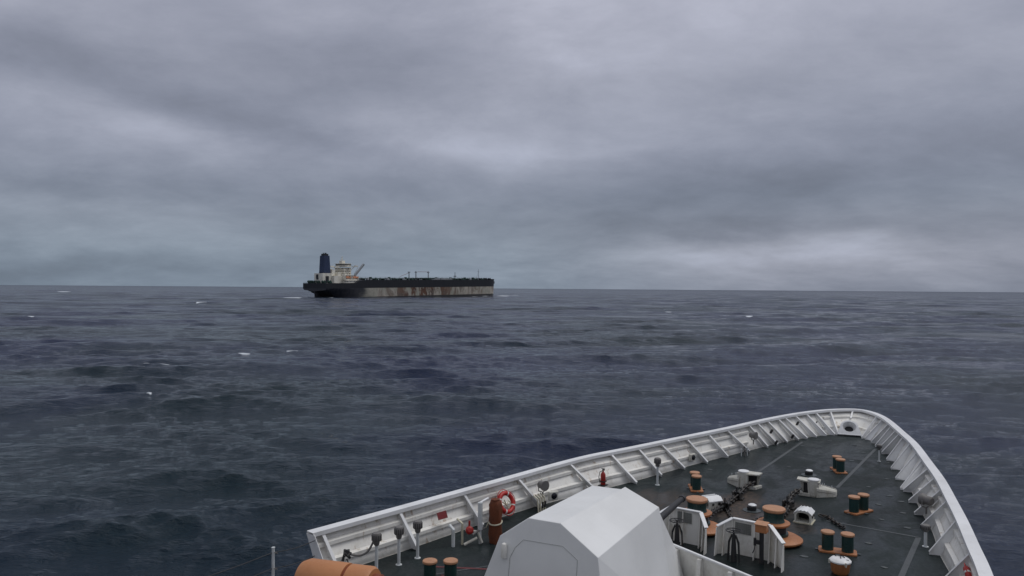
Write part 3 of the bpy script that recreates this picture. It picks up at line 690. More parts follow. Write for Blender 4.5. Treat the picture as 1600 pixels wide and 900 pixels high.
# floodlights
def make_flood(label):
    r = thing('floodlight', label, 'floodlight', group='round grey floodlights on the bulwark')
    b = MB(); b.lathe([(.10, -.22), (.13, -.18), (.13, -.02), (.17, .04), (.175, .10), (.155, .10)], (0, 0, 0), 22, (1, 0, 0)); b.build('housing', 'grey', r)
    b = MB(); b.lathe([(.155, .085), (0, .10)], (0, 0, 0), 22, (1, 0, 0), close=False); b.build('lens', 'glass', r)
    b = MB(); b.tube([(-.04, -.19, 0), (-.04, -.19, -.16), (-.04, 0, -.24), (-.04, .19, -.16), (-.04, .19, 0)], .018, 6); b.cyl((-.04, 0, -.24), (-.04, 0, -.42), .025, n=8); b.build('yoke', 'grey', r)
    return r
fl_ = make_flood('round floodlight on the left bulwark just right of the life ring'); fl_.location = D(-13.55, 21.45, .80); fl_.rotation_euler.z = math.radians(-18)
dup(fl_, D(-10.32, 34.75, .78), math.radians(-12), 'round floodlight on the left bulwark near the bow, far from the ring')
o = dup(fl_, D(-2.66, 27.95, .66), math.radians(150), 'floodlight on the right bulwark, turned to the left'); o.scale = (1.15, 1.15, 1.1)
def make_fixture(label):
    r = thing('deck_lamp', label, 'lamp', group='small white deck lamps low on the left bulwark')
    b = MB(); b.box((0, 0, 0), (.12, .40, .32)); b.build('case', 'fitting', r, bevel=.04)
    b = MB(); b.lathe([(.11, 0), (.11, .03), (.08, .05), (0, .055)], (.055, .0, .0), 16, (1, -.2, 0)); b.build('lens', 'glass', r)
    return r
fx = make_fixture('small white lamp low on the left bulwark, above the turret roof and under the floodlight'); fx.location = D(-13.50, 22.0, .34); fx.rotation_euler.z = math.radians(-25)
dup(fx, D(-11.75, 30.6, .33), math.radians(-12), 'small white lamp low on the left bulwark, above the far left bollard')

# life rings
def make_ring(label):
    r = thing('life_ring', label, 'life ring', group='red life rings')
    b = MB(); b.tube([(0, .30 * math.cos(a), .30 * math.sin(a)) for a in [2 * PI * k_ / 40 for k_ in range(40)]], .075, 12, closed=True); b.build('ring', 'ring', r)
    for k_ in range(4):
        a0 = PI / 4 + k_ * PI / 2 + .3; b = MB(); b.tube([(0, .30 * math.cos(a), .30 * math.sin(a)) for a in np.linspace(a0 - .08, a0 + .08, 6)], .079, 12); b.build('tape_band', 'tape', r)
    b = MB(); pts = []
    for k_ in range(4):
        a0 = PI / 4 + k_ * PI / 2 + .3
        for j in range(8):
            a = a0 + j * PI / 16; rr = .385 + .05 * math.sin(j / 8 * PI); pts.append((.0, rr * math.cos(a), rr * math.sin(a)))
    b.tube(pts, .012, 6, closed=True); b.build('grab_line', 'ring', r)
    b = MB(); b.tube([(.02, -.18, .05), (.04, -.05, -.08), (.03, .1, .04), (.05, .16, -.1), (.02, 0, -.2), (.04, -.1, .1)], .02, 6); b.build('coiled_line', 'cream', r)
    return r
lr = make_ring('red life ring with four pale bands hung on the left bulwark'); lr.location = D(-13.92, 19.75, .55); lr.rotation_euler = (0, math.radians(-22), math.radians(-8))
o = dup(lr, D(-1.02, 21.35, .45), 0, 'red life ring on the right bulwark, cut off by the bottom edge'); o.rotation_euler = (0, math.radians(20), math.radians(188))

# extinguisher
r = thing('fire_extinguisher', 'dark red fire extinguisher hung on the left bulwark above the turret', 'extinguisher', D(-12.88, 24.55, .28))
b = MB(); b.lathe([(.085, 0), (.095, .03), (.095, .36), (.06, .44), (.03, .47), (.03, .52)], (0, 0, 0), 18); b.build('bottle', 'red', r)
b = MB(); b.box((.02, 0, .55), (.10, .03, .04)); b.box((0, 0, .59), (.14, .025, .02)); b.build('valve_head', 'dark', r)
b = MB(); b.tube([(0, -.03, .52), (-.03, -.20, .50), (-.04, -.26, .32), (-.02, -.20, .08)], .014, 6); b.build('hose', 'dark', r)
b = MB(); b.box((0, 0, -.03), (.26, .36, .03)); b.box((.0, 0, .12), (.21, .21, .04)); b.build('bracket', 'dark', r)

# red sign plate
r = thing('safety_sign', 'small dark red rectangular plate on the left bulwark', 'sign', D(-14.42, 17.1, .70), math.radians(-8))
r.rotation_euler = (0, math.radians(-24), math.radians(-8))
b = MB(); b.box((0, 0, 0), (.012, .38, .22)); b.build('plate', 'signred', r, bevel=.01)
b = MB()
for q in ((-.16, .08), (.16, .08), (-.16, -.08), (.16, -.08)): b.cyl((.004, q[0], q[1]), (.012, q[0], q[1]), .008, n=8)
b.build('screw_head', 'grey', r)

# canvas cover with its post
r = thing('covered_fire_hose', 'tall red-brown canvas cover strapped upright beside the life ring', 'canvas cover', D(-12.90, 17.75), math.radians(10))
b = MB(); pr_ = []
rows = []
for zz, kx in ((0, .9), (.25, 1.0), (.6, .94), (.95, 1.0), (1.15, .97), (1.27, .72), (1.31, .3)):
    rows.append([((.20 + .026 * math.sin(5 * a + zz * 6) + .012 * math.sin(11 * a - zz * 9)) * kx * math.cos(a), (.17 + .015 * math.sin(4 * a + zz * 3)) * kx * math.sin(a), zz) for a in [2 * PI * k_ / 24 for k_ in range(25)]])
b.grid(rows); bmesh.ops.remove_doubles(b.bm, verts=b.bm.verts, dist=1e-4)
b.bm.faces.new([v_ for v_ in b.bm.verts if abs(v_.co.z - 1.31) < 1e-3][:24]) if False else None
b.lathe([(.14, 1.30), (0, 1.335)], (0, 0, 0), 16); b.build('canvas', 'canvas', r, angle=1.2)
b = MB(); b.tube([(.20 * math.cos(a), .175 * math.sin(a), .62 + .05 * math.sin(a)) for a in [2 * PI * k_ / 20 for k_ in range(20)]], .022, 6, closed=True); b.tube([(-.18, -.08, .62), (-.26, -.1, .45)], .018, 6); b.build('strap', 'cream', r)
r = thing('hydrant_post', 'thick pale post left of the red-brown canvas cover', 'post', D(-13.22, 17.42))
b = MB(); b.cyl((0, 0, .0), (0, 0, .42), .045, n=12); b.cyl((0, 0, .42), (0, 0, 1.22), .075, n=14); b.build('post', 'post', r)
b = MB(); b.bar((0, 0, 1.22), (.08, .30, 1.30), .08, .03); b.build('top_arm', 'cap', r)
b = MB(); b.cyl((-.02, -.35, .35), (.0, 0, .42), .03, n=8); b.cyl((0, 0, .40), (.1, .15, .45), .03, n=8); b.build('branch_pipe', 'grey', r)
r = thing('fire_hydrant', 'hydrant pipes with a red handwheel valve at the foot of the left bulwark', 'hydrant', D(-13.55, 17.05))
b = MB(); b.tube([(-.15, -.30, 0), (-.15, -.30, .50), (-.30, -.30, .60)], .055, 10); b.build('thick_pipe', 'post', r)
b = MB(); b.tube([(-.05, .0, 0), (-.05, .0, .62), (-.25, .0, .72)], .035, 10); b.build('thin_pipe', 'cream', r)
b = MB(); b.lathe([(.10, 0), (.12, .02), (.12, .08), (.06, .13)], (.12, .12, .42), 16, (.6, -.6, .3)); b.cyl((.12, .12, .40), (.12, .12, .70), .03, n=8); b.build('valve_wheel', 'red', r)
b = MB(); b.tube([(.05, .02, .45), (.30, .30, .36), (.42, .35, .05)], .04, 8); b.tube([(.1, -.1, .05), (.35, .2, .22)], .045, 8); b.build('branch', 'fitting', r)

# black clamps on the bow brackets
for (x, y, zz) in ((-10.18, 37.1, .62), (-9.62, 35.9, .35), (-9.30, 37.6, .40), (-9.55, 39.6, .72), (-8.95, 41.1, .62)):
    lab = {0: 'upper black clamp of the pair nearest the bow floodlight', 1: 'lower black clamp of the pair nearest the bow floodlight', 2: 'low black clamp two brackets forward of the bow floodlight', 3: 'black clamp high on a bracket midway along the left bow', 4: 'foremost small black clamp on the left bow brackets'}
    i = [(-10.18), (-9.62), (-9.30), (-9.55), (-8.95)].index(x)
    r = thing('bracket_clamp', lab[i], 'clamp', D(x, y, zz), 0, 'black clamps on the left bow brackets')
    b = MB(); b.box((0, 0, 0), (.10, .13, .22), mat=Matrix.Rotation(.5, 3, 'Y')); b.build('body', 'dark', r, bevel=.02)
    b = MB(); b.cyl((.03, -.09, .04), (.03, .09, .04), .035, n=8); b.build('pin', 'dark', r)
    if i == 4: r.scale = (.6, .6, .6)
# cluster of thin pipes
r = thing('sounding_pipes', 'cluster of short thin pipes at the foot of the left bulwark near the bow floodlight', 'pipes', D(-10.42, 33.75))
for k_, (x, y, h) in enumerate(((-.12, -.2, .34), (-.05, 0, .42), (.05, .12, .36), (.02, -.12, .30))):
    b = MB(); b.cyl((x, y, 0), (x, y, h), .022, n=8); b.cyl((x, y, h - .05), (x, y, h), .04, n=8); b.build('pipe', 'grey' if k_ % 2 else 'post', r)
# little valve group low on the port bulwark, right of the ring
r = thing('valve_manifold', 'cream valve pipes low on the left bulwark under the floodlight, beside the turret', 'pipes', D(-13.52, 21.2))
for k_ in range(4):
    b = MB(); b.tube([(-.12, k_ * .14 - .25, .55), (.05, k_ * .14 - .25, .45), (.10, k_ * .14 - .25, .0)], .028, 8); b.build('pipe', 'cream', r)
for k_ in range(2):
    b = MB(); b.cyl((.12, k_ * .16 - .05, .12), (.12, k_ * .16 - .02, .32), .035, n=8); b.build('valve', 'dark', r)

# stern end of the port bulwark: coupling, hose, orange canister, wire rail
r = thing('hose_coupling', 'tangle of black couplings and a hose at the aft end of the left bulwark', 'hose', D(-14.72, 13.55, .45))
b = MB()
for k_ in range(5): b.cyl((random.uniform(-.12, .1), random.uniform(-.12, .14), random.uniform(-.12, .12)), (random.uniform(-.12, .14), random.uniform(-.1, .16), random.uniform(-.12, .14)), .035, n=8)
b.lathe([(.07, 0), (.09, .03), (.07, .07)], (-.05, .05, .06), 12, (.5, -.5, .2)); b.build('coupling', 'dark', r)
b = MB(); c_ = spline([(0, .06, .06), (.14, .10, .03), (.30, .22, .02), (.46, .34, .14), (.58, .46, .46), (.60, .50, .52)], 6); b.tube([tuple(q) for q in c_], .028, 8); b.build('hose', 'grey', r)
b = MB(); b.tube([(.05, -.05, -.05), (.12, -.02, -.20), (.10, .05, -.38)], .014, 6); b.build('lanyard', 'dark', r)
r = thing('liferaft_canister', 'large orange ribbed canister at the bottom edge, aft of the left bulwark', 'canister', (0, 0, 0))
A_, B_ = Vector(D(-13.62, 11.10, .90)), Vector(D(-11.55, 11.75, .92)); ax = (B_ - A_); L_ = ax.length; ax = ax.normalized()
r.location = (A_.x, A_.y, DZ); c0 = Vector((0, 0, A_.z - DZ))
b = MB(); R_ = .46
b.lathe([(0, 0), (R_ * .55, .02), (R_ * .86, .10), (R_, .26), (R_, 1.22), (R_ * .98, 1.24)], c0, 48, ax); b.build('body', 'raft', r)
b = MB(); b.lathe([(R_ * .90, 1.21), (R_ * .90, 1.34)], c0, 48, ax); b.build('groove', 'band', r)
b = MB(); b.lathe([(R_ * .88, 1.31), (R_ * .98, 1.32), (R_ * .98, L_ - .35), (R_ * .88, L_ - .28), (R_ * .86, L_ - .28)], c0, 48, ax); b.build('end_shell', 'raft', r)
b = MB(); b.lathe([(R_ * .66, L_ - .3), (R_ * .66, L_ - .12), (R_ * .6, L_ - .1)], c0, 40, ax); b.build('end_cap', 'band', r)
b = MB()
for q in (.3, 1.6): p = c0 + ax * q; b.box((p.x, p.y, .25), (.12, .7, .5), rot=math.atan2(ax.y, ax.x))
b.build('cradle', 'white', r)
r = thing('wire_rail', 'pale rail post with dark wires aft of the left bulwark, against the sea', 'railing', (0, 0, 0))
for (x, y) in ((-15.36, 11.7), (-15.42, 8.6), (-15.44, 5.6)):
    b = MB(); b.cyl(D(x, y, 0), D(x, y, 1.06), .038, n=12); b.lathe([(.045, 0), (.045, .02), (0, .03)], D(x, y, 1.06), 12); ps = b.build('post', 'post', r)
    for zz in (.95, .55, .2):
        b = MB(); b.tube([D(x + .04, y, zz), D(x + .10, y + .02, zz + .01), D(x + .10, y + .05, zz - .02), D(x + .04, y + .04, zz - .03)], .012, 6); b.build('wire_eye', 'grey', ps)
for zz in (.95, .55, .2):
    b = MB(); pts = []
    for (p, q) in ((D(-15.2, 12.9, zz - .0), D(-15.36, 11.7, zz)), (D(-15.36, 11.7, zz), D(-15.42, 8.6, zz)), (D(-15.42, 8.6, zz), D(-15.44, 5.6, zz))):
        for k_ in range(7): w = k_ / 7; pts.append((p[0] + (q[0] - p[0]) * w, p[1] + (q[1] - p[1]) * w, p[2] + (q[2] - p[2]) * w - .05 * math.sin(PI * w)))
    b.tube(pts, .011, 6); b.build('wire', 'wire', r)

# ------------------------------------------------------------------ tanker
def hull_material():
    mt, T, b = material('weathered_tanker_sides')
    co = T.n('ShaderNodeTexCoord', out=3); s = T.N.new('ShaderNodeSeparateXYZ'); T.L.new(co, s.inputs[0]); x, y, z = s.outputs
    zb = T.m('SUBTRACT', z, T.m('ADD', 11.0, T.m('MULTIPLY', y, 0.0)))
    streak = T.noise(T.map(co, (.3, .075, .035)), 1.0, 7, .72, .8)
    patch = T.noise(T.map(co, (.2, .03, .06)), 1.0, 5, .6)
    fine = T.noise(T.map(co, (.3, .35, .10)), 1.0, 6, .65)
    light = T.mix(T.rng(patch, .35, .65), (.36, .35, .29, 1), (.50, .445, .375, 1))
    light = T.mix(T.m('MULTIPLY', T.rng(fine, .45, .7), .5), light, (.15, .14, .115, 1))
    midband = T.m('MULTIPLY', T.rng(y, 95, 150), T.rng(y, 265, 190))
    rust = T.m('MULTIPLY', T.rng(streak, .44, .56), T.rng(y, 60, 110))
    rust = T.m('MULTIPLY', rust, T.m('ADD', .6, T.m('MULTIPLY', midband, .4)))
    light = T.mix(rust, light, T.mix(T.rng(patch, .4, .6), (.125, .055, .030, 1), (.06, .040, .032, 1)))
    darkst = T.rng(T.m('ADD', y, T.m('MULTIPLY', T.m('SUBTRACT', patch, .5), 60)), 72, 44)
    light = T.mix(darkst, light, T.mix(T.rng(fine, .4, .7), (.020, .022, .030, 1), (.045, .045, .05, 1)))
    up = T.mix(T.rng(fine, .4, .75), (.007, .009, .014, 1), (.015, .015, .020, 1))
    c = T.mix(T.rng(z, 11.2, 11.8), light, up)
    c = T.mix(T.rng(T.m('ADD', z, T.m('MULTIPLY', T.m('SUBTRACT', fine, .5), 2)), 1.0, .2), c, (.03, .028, .028, 1))
    T.put(b.inputs['Base Color'], c); T.put(b.inputs['Roughness'], .6)
    return mt
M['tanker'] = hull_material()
M['navy'] = paint('navy_funnel_paint', (.018, .034, .085), .5, .2, (.01, .015, .03), 0, .2, 0)
M['house'] = paint('ivory_house_paint', (.78, .75, .66), .5, .4, (.34, .29, .20), .4, .15, 0)
M['tdeck'] = paint('tanker_green_gear', (.020, .060, .045), .6, .5, (.04, .03, .03), 0, .15, 0)
M['tgrey'] = paint('tanker_grey_gear', (.30, .32, .34), .6, .5, (.05, .05, .05), 0, .15, 0)
M['tdark'] = paint('tanker_dark_gear', (.02, .024, .03), .6, .3, (.03, .03, .03), 0, .15, 0)
M['tglass'] = paint('tanker_windows', (.02, .025, .03), .2, .1, (.02, .02, .02), 0, 1, 0)
M['torange'] = paint('tanker_lifeboat_orange', (.50, .16, .05), .5, .3, (.2, .08, .04), 0, .3, 0)
M['tpink'] = paint('tanker_faded_pink_post', (.40, .30, .30), .6, .3, (.3, .2, .2), 0, .3, 0)
TK = thing('oil_tanker', 'dark-hulled oil tanker with rust-streaked sides and a navy funnel, far out on the sea', 'tanker', (-688, 580, -.6))
TK.scale = (1, .975, 1); TK.rotation_euler = (math.radians(.75), 0, 0)
HBm = 23.0
def halfw(y, z):
    L_ = 357 - (21.5 - min(z, 21.5)) * .12
    w = HBm
    if y > 318: q = min(1, (y - 318) / (L_ - 318)); w *= max(0, 1 - q ** 2.3) ** .62
    if y < 60:
        full = max(0, min(1, (y + 0) / 60)); low = max(0, min(1, (10.5 - z) / 10.5))
        w *= 1 - (.10 + .85 * low) * (1 - full) ** 2.0
        if z < 9.5 and y < 14 * (9.5 - z) / 9.5 + 1: w *= .04
    return w
zs = [-3, 0, 2, 4, 6, 8, 9.6, 11.4, 11.6, 15, 18.3, 21.5]
ys = list(np.concatenate([[0, 1, 3, 6, 9, 12, 16, 20, 26, 32, 38, 45, 52, 60], np.linspace(75, 318, 14), np.linspace(322, 356.9, 22)]))
b = MB()
def top_z(y): return 17.6 if y < 47 else (17.6 + (y - 47) / 6 * 3.9 if y < 53 else 21.5)
for sgn in (-1, 1):
    b.grid([[(sgn * halfw(y, min(z, 21)), y, min(z, top_z(y)) if z > 11 else z) for y in ys] for z in zs])
b.grid([[(-halfw(0, z), 0, min(z, 17.6)), (halfw(0, z), 0, min(z, 17.6))] for z in zs])
b.grid([[(-halfw(y, 21), y, top_z(y)), (halfw(y, 21), y, top_z(y))] for y in ys])
bmesh.ops.remove_doubles(b.bm, verts=b.bm.verts, dist=.01)
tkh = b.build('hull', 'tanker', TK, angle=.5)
def tp(name, mat, *boxes, par=TK):
    b = MB()
    for (c_, s_) in boxes: b.box(c_, s_)
    return b.build(name, mat, par)
# funnel and casing
b = MB(); b.prism([(-5, 9.5, 30.0), (5, 9.5, 30.0), (5, 20.5, 30.0), (-5, 20.5, 30.0)], (0, 0, .1))
b.hull([Vector(p) for p in ((-4.6, 11, 29), (4.6, 11, 29), (4.6, 21, 29), (-4.6, 21, 29), (-4.0, 12, 50.5), (4.0, 12, 50.5), (4.0, 20, 50.5), (-4.0, 20, 50.5))])
fn_ = b.build('funnel', 'navy', TK)
tp('funnel_top', 'tdark', ((0, 16, 51.5), (6, 6, 2.4)), par=fn_)
b = MB()
for q in ((-1.5, 15), (1.5, 15), (0, 18)): b.cyl((q[0], q[1], 52), (q[0], q[1], 54), .6, n=8)
b.build('exhaust_pipe', 'tdark', fn_)
cas = tp('engine_casing', 'house', ((0, 14, 23), (15, 16, 13)), ((0, 27, 21.5), (24, 14, 10)), ((-2, 27, 28), (8, 9, 4)))
tp('upper_casing', 'house', ((3, 24, 30.5), (7, 5, 6)), ((-6, 29, 31), (5, 6, 7)), ((8, 31, 28.5), (4, 5, 5)), ((0, 35.5, 25), (30, 3, 8)), par=cas)
tp('louvre', 'tdark', ((7.6, 13, 22), (.3, 5, 8)), ((-2, 5.9, 25), (4, .3, 6)), par=cas)
# accommodation
dk = []
for i in range(6):
    w_, l_ = (38 - i * 2.5, 20 - i * 1.6) if i < 3 else (22 - i * 1.2, 12)
    h_ = tp('deckhouse_tier', 'house', ((0, 43 + i * .4, 19.2 + i * 3.1), (w_, l_, 3.0)), ((0, 43 + i * .4, 20.75 + i * 3.1), (w_ + 1.6, l_ + 1.4, .22)))
    tp('window_row', 'tglass', *[((x, 43 + i * .4 - l_ / 2 - .05, 19.6 + i * 3.1), (1.1, .2, .9)) for x in np.linspace(-w_ / 2 + 2, w_ / 2 - 2, 7)],
       *[((w_ / 2 + .05, y, 19.6 + i * 3.1), (.2, 1.1, .9)) for y in np.linspace(43 - l_ / 2 + 1.5, 43 + l_ / 2 - 1.5, 4)], par=h_)
br_ = tp('bridge', 'house', ((0, 46, 39.4), (17, 10, 3.4)), ((0, 45, 41.4), (19, 11, .4)), ((0, 44, 43.4), (5, 5, 3.5)))
tp('bridge_glass', 'tglass', ((0, 46, 39.9), (17.2, 10.2, 1.2)), par=br_)
tp('bridge_wing', 'house', ((0, 47, 37.6), (44, 5, .5)), ((21.3, 47, 38.4), (1.4, 5, 1.3)), ((-21.3, 47, 38.4), (1.4, 5, 1.3)))
b = MB()
for s_ in (-1, 1): b.bar((s_ * 18, 47, 37.4), (s_ * 9, 47, 31), .5, .5)
b.build('wing_strut', 'house', TK)
b = MB(); b.cyl((0, 44, 44), (0, 44, 51), .5, .3, n=8); b.box((0, 44, 47), (5, .5, .4)); b.box((0, 43.4, 49), (3, .6, .3)); b.bar((0, 41, 44), (0, 44, 48.5), .3, .3)
b.build('radar_mast', 'house', TK)
b = MB(); b.bar((0, 22, 37.4), (0, 38, 37.6), 4, .5); b.bar((2, 22, 35), (2, 38, 37.2), .4, .4); b.build('casing_walkway', 'house', TK)
# stern gear
for (x, y, s_) in ((-14, 4, 1), (-7, 5, .9), (2, 3.5, 1.1), (10, 5, 1), (17, 8, .9), (-18, 9, .8)):
    b = MB(); b.lathe([(1.6, -2), (1.6, -1.7), (.9, -1.6), (.9, 1.6), (1.6, 1.7), (1.6, 2)], (x, y, 19.4), 12, (1, 0, 0)); b.box((x, y + 1, 18.4), (4.4, 2.4, 1.6)); b.build('mooring_winch', 'tdeck', TK)
b = MB(); n_ = 0
for q in np.arange(-20, 20.1, 2.5): b.cyl((q, .5, 17.6), (q, .5, 18.8), .12, n=5)
b.bar((-20, .5, 18.8), (20, .5, 18.8), .2, .2); b.build('stern_rail', 'tdark', TK)
# crane, lifeboats
b = MB(); b.cyl((12, 54, 21), (12, 54, 29), 1.0, .8, n=10); b.bar((12, 54, 27), (12, 69, 41), 2.6, 2.2); b.bar((12, 53, 29), (12, 60, 38), .3, .3); b.build('crane', 'tgrey', TK)
for (x, y) in ((17, 38), (17, 50)):
    b = MB(); b.lathe([(.2, -4.4), (1.1, -3.6), (1.5, -1), (1.5, 1.5), (1.0, 3.8), (.2, 4.4)], (x, y, 24.2), 12, (0, 1, 0)); b.build('lifeboat', 'torange', TK)
tp('boat_davit', 'house', ((17, 33, 23.5), (2, .5, 5)), ((17, 43.4, 23.5), (2, .5, 5)), ((17, 54.6, 23.5), (2, .5, 5)), ((15, 44, 22), (3, 26, .4)))
# main deck: pipes, catwalk, tank hatches, manifold, posts, masts
b = MB()
for x in (-4, -2.8, -1.2, 0, 1.4, 3): b.cyl((x, 62, 23.3), (x, 318, 23.3), .45, n=8)
for y in (84, 118, 150, 214, 246, 280, 300): b.cyl((-18, y, 23.0), (18, y, 23.0), .5, n=8); b.box((9, y, 23.8), (3, 2.2, 2.6))
for y in np.arange(66, 318, 12): b.box((0, y, 22.3), (10, .5, 1.6))
b.build('cargo_pipes', 'tdeck', TK)
b = MB(); b.box((7, 190, 24.3), (1.6, 250, .25))
for y in np.arange(68, 316, 9): b.cyl((6.4, y, 21.4), (6.4, y, 25.3), .13, n=5); b.cyl((7.6, y, 21.4), (7.6, y, 25.3), .13, n=5)
b.bar((7.7, 66, 25.3), (7.7, 315, 25.3), .12, .12); b.build('catwalk', 'tgrey', TK)
b = MB()
for y in np.arange(70, 330, 3.2): b.cyl((22.6 if y < 320 else 20, y, 21.4), (22.6 if y < 320 else 20, y, 22.6), .09, n=4)
b.bar((22.6, 68, 22.6), (22.6, 318, 22.6), .12, .12); b.build('side_rail', 'tdark', TK)
random.seed(3)
for y in np.arange(74, 318, 16):
    for x in (15, -14):
        b = MB(); b.lathe([(1.6, 0), (1.6, 2.0), (1.2, 2.7), (0, 2.8)], (x + random.uniform(-2, 2), y + random.uniform(-3, 3), 21.4), 10); b.box((x, y + 5, 22.1), (1.2, 3, 1.4 + random.random())); b.build('tank_hatch', 'tdeck' if random.random() < .6 else 'tgrey', TK)
b = MB()
for y in np.arange(168, 200, 4): b.cyl((-20, y, 23.6), (20, y, 23.6), .5, n=8); b.cyl((19.5, y, 23.6), (21, y, 23.6), .8, n=8)
b.build('manifold', 'tdeck', TK)
tp('pale_deck_store', 'tgrey', ((14, 212, 22.8), (5, 26, 2.4)), ((10, 240, 22.4), (4, 20, 1.8)))
for (y, x) in ((158, 8), (172, 8), (198, 8)):
    b = MB(); b.cyl((x, y, 21.4), (x, y, 33.5 if y > 160 else 32), .8, .6, n=8); b.box((x, y, 32), (2.4, 2.6, 1.2)); b.build('hose_crane_post', 'tgrey', TK)
b = MB(); b.bar((8, 176, 32.6), (8, 198, 32.6), .7, .6); b.bar((8, 158, 31.0), (8, 140, 26), .5, .5); b.build('hose_crane_boom', 'tpink', TK)
b = MB(); b.cyl((0, 268, 21), (0, 268, 33), .55, .3, n=8); b.box((0, 268, 27), (3, 3, 1)); b.build('deck_mast', 'tdark', TK)
b = MB(); b.cyl((0, 326, 21), (0, 326, 38), .45, .25, n=8); b.box((0, 326, 34), (3, 1, .4)); b.bar((0, 318, 21), (0, 326, 32), .2, .2); b.build('foremast', 'tgrey', TK)
for (x, y) in ((-7, 322), (7, 322), (-8, 334), (8, 334), (0, 342), (4, 349)):
    b = MB(); b.lathe([(1.5, -2), (1.5, -1.7), (.9, -1.6), (.9, 1.6), (1.5, 1.7), (1.5, 2)], (x, y, 23.2), 12, (1, 0, 0)); b.box((x, y + 1, 22.2), (4.4, 2.4, 1.8)); b.build('mooring_winch', 'tdark', TK)
b = MB(); b.grid([[(s_ * halfw(y, 21), y, z_) for y in np.linspace(330, 356.8, 14)] for s_, z_ in ((1, 21.4), (1, 22.9))]); b.grid([[(s_ * halfw(y, 21), y, z_) for y in np.linspace(330, 356.8, 14)] for s_, z_ in ((-1, 21.4), (-1, 22.9))]); b.build('bow_bulwark', 'tdark', TK, solid=.2)
for s_ in (-1, 1):
    b = MB(); b.box((s_ * 12.5, 349.5, 17.5), (1.6, 2.2, 3.6)); b.build('anchor', 'tdark', TK)

# ------------------------------------------------------------------ sea
rng = np.random.default_rng(11)
def waves():
    out = []
    wind = math.atan2(-Fv.y, -Fv.x) + .22        # seas run roughly towards the lens, slightly across
    lam = np.geomspace(70, .55, 150)
    for l in lam:
        k_ = 2 * PI / l; spread = .28 + .12 * (l < 8) + .45 * (l < 3.5)
        th = wind + rng.normal(0, spread)
        steep = .0175 * (1.0 if l < 34 else (34 / l) ** 1.5) * (1.15 if l < 8 else 1)
        steep = .0165 if 7 < l < 26 else (.0245 if 1.5 < l <= 7 else (.0190 if l <= 1.5 else .0130))
        out.append((k_, th, steep / k_ * rng.uniform(.6, 1.35), rng.uniform(0, 2 * PI), l))
    return out
WV = waves()
DRR = .0042
radii = [18.0]
while radii[-1] < 16000: radii.append(radii[-1] * (1 + DRR * (1 + max(0, (radii[-1] - 1500) / 1500) * .8)))
radii = np.array(radii)
view = math.atan2(Fv.y, Fv.x)
fine_a = np.linspace(-.70, .70, 1150)
coarse = np.linspace(.70, 2 * PI - .70, 260)[1:]
ang = np.concatenate([fine_a, coarse]) + view
nr, na = len(radii), len(ang)
Rg, Ag = np.meshgrid(radii, ang, indexing='ij')
sx = (Rg * np.cos(Ag)).astype(np.float32); sy = (Rg * np.sin(Ag)).astype(np.float32)
h = np.zeros_like(sx); dx = np.zeros_like(sx); dy = np.zeros_like(sx)
sp_r = np.gradient(radii).astype(np.float32)
group = 1 + .35 * np.sin(sx * .021 + sy * .013 + 1.0) * np.sin(sx * -.009 + sy * .024 + 2.2)
patchy = (1 + .75 * np.sin(sx * .11 + sy * .05 + 2 * np.sin(sy * .031)) * np.sin(sy * .13 - sx * .04 + 2 * np.sin(sx * .027 + 1)) + .3 * np.sin(sx * .012 + 2) * np.sin(sy * .017)).astype(np.float32)
for (k_, th, A, ph, l) in WV:
    w = np.clip((l / sp_r - 2.2) / 2.2, 0, 1)              # drop what the mesh cannot carry
    rows_ = np.nonzero(w > 0)[0]
    if len(rows_) == 0: continue
    q = rows_[-1] + 1
    kx, ky = k_ * math.cos(th), k_ * math.sin(th)
    phs = kx * sx[:q] + ky * sy[:q] + ph
    Aw = (A * w[:q])[:, None].astype(np.float32)
    if l < 20: Aw = Aw * patchy[:q]
    h[:q] += Aw * np.sin(phs)
    c_ = Aw * np.cos(phs) * 1.1
    dx[:q] += c_ * math.cos(th); dy[:q] += c_ * math.sin(th)
h *= group
slope_l = np.where(Rg > 0, 1, 0)
# foam, written as a real colour on the water
foam = np.zeros_like(sx)
def seapt(u_, v_):
    d_ = Fv + Rr * ((u_ - 800) / 1149.0) + Ur * ((450 - v_) / 1149.0); t_ = -EYE / d_.z; return d_.x * t_, d_.y * t_
def foam_streak(p, q, w, amt=1.0):
    p, q = np.array(p), np.array(q); dvec = q - p; L_ = np.linalg.norm(dvec); dvec = dvec / L_; nn = np.array([-dvec[1], dvec[0]])
    a = (sx - p[0]) * dvec[0] + (sy - p[1]) * dvec[1]; bb = (sx - p[0]) * nn[0] + (sy - p[1]) * nn[1]
    end = np.clip(a / (L_ * .15), 0, 1) * np.clip((L_ - a) / (L_ * .15), 0, 1)
    wig = w * .8 * np.sin(a * 5.0 / L_ + p[0]) 
    np.maximum(foam, amt * end * np.exp(-((bb - wig) / w) ** 2), out=foam)
CAPS = [  # whitecaps: centre x, y and half length, half width in metres
    (-112.5, 60.4, 4.2, .42), (-118.4, 84.6, 1.5, .30), (-117.9, 90.2, 1.3, .26), (-77.8, 43.7, .35, .25), (-1449, 626, 16, 5), (-113, 350, 2.6, 1.0),
    (-297, 122, 2.6, .6), (-510, 330, 4, 1.4), (-160, 400, 3, 1.0)]
rdir = np.array([Rv.x, Rv.y])
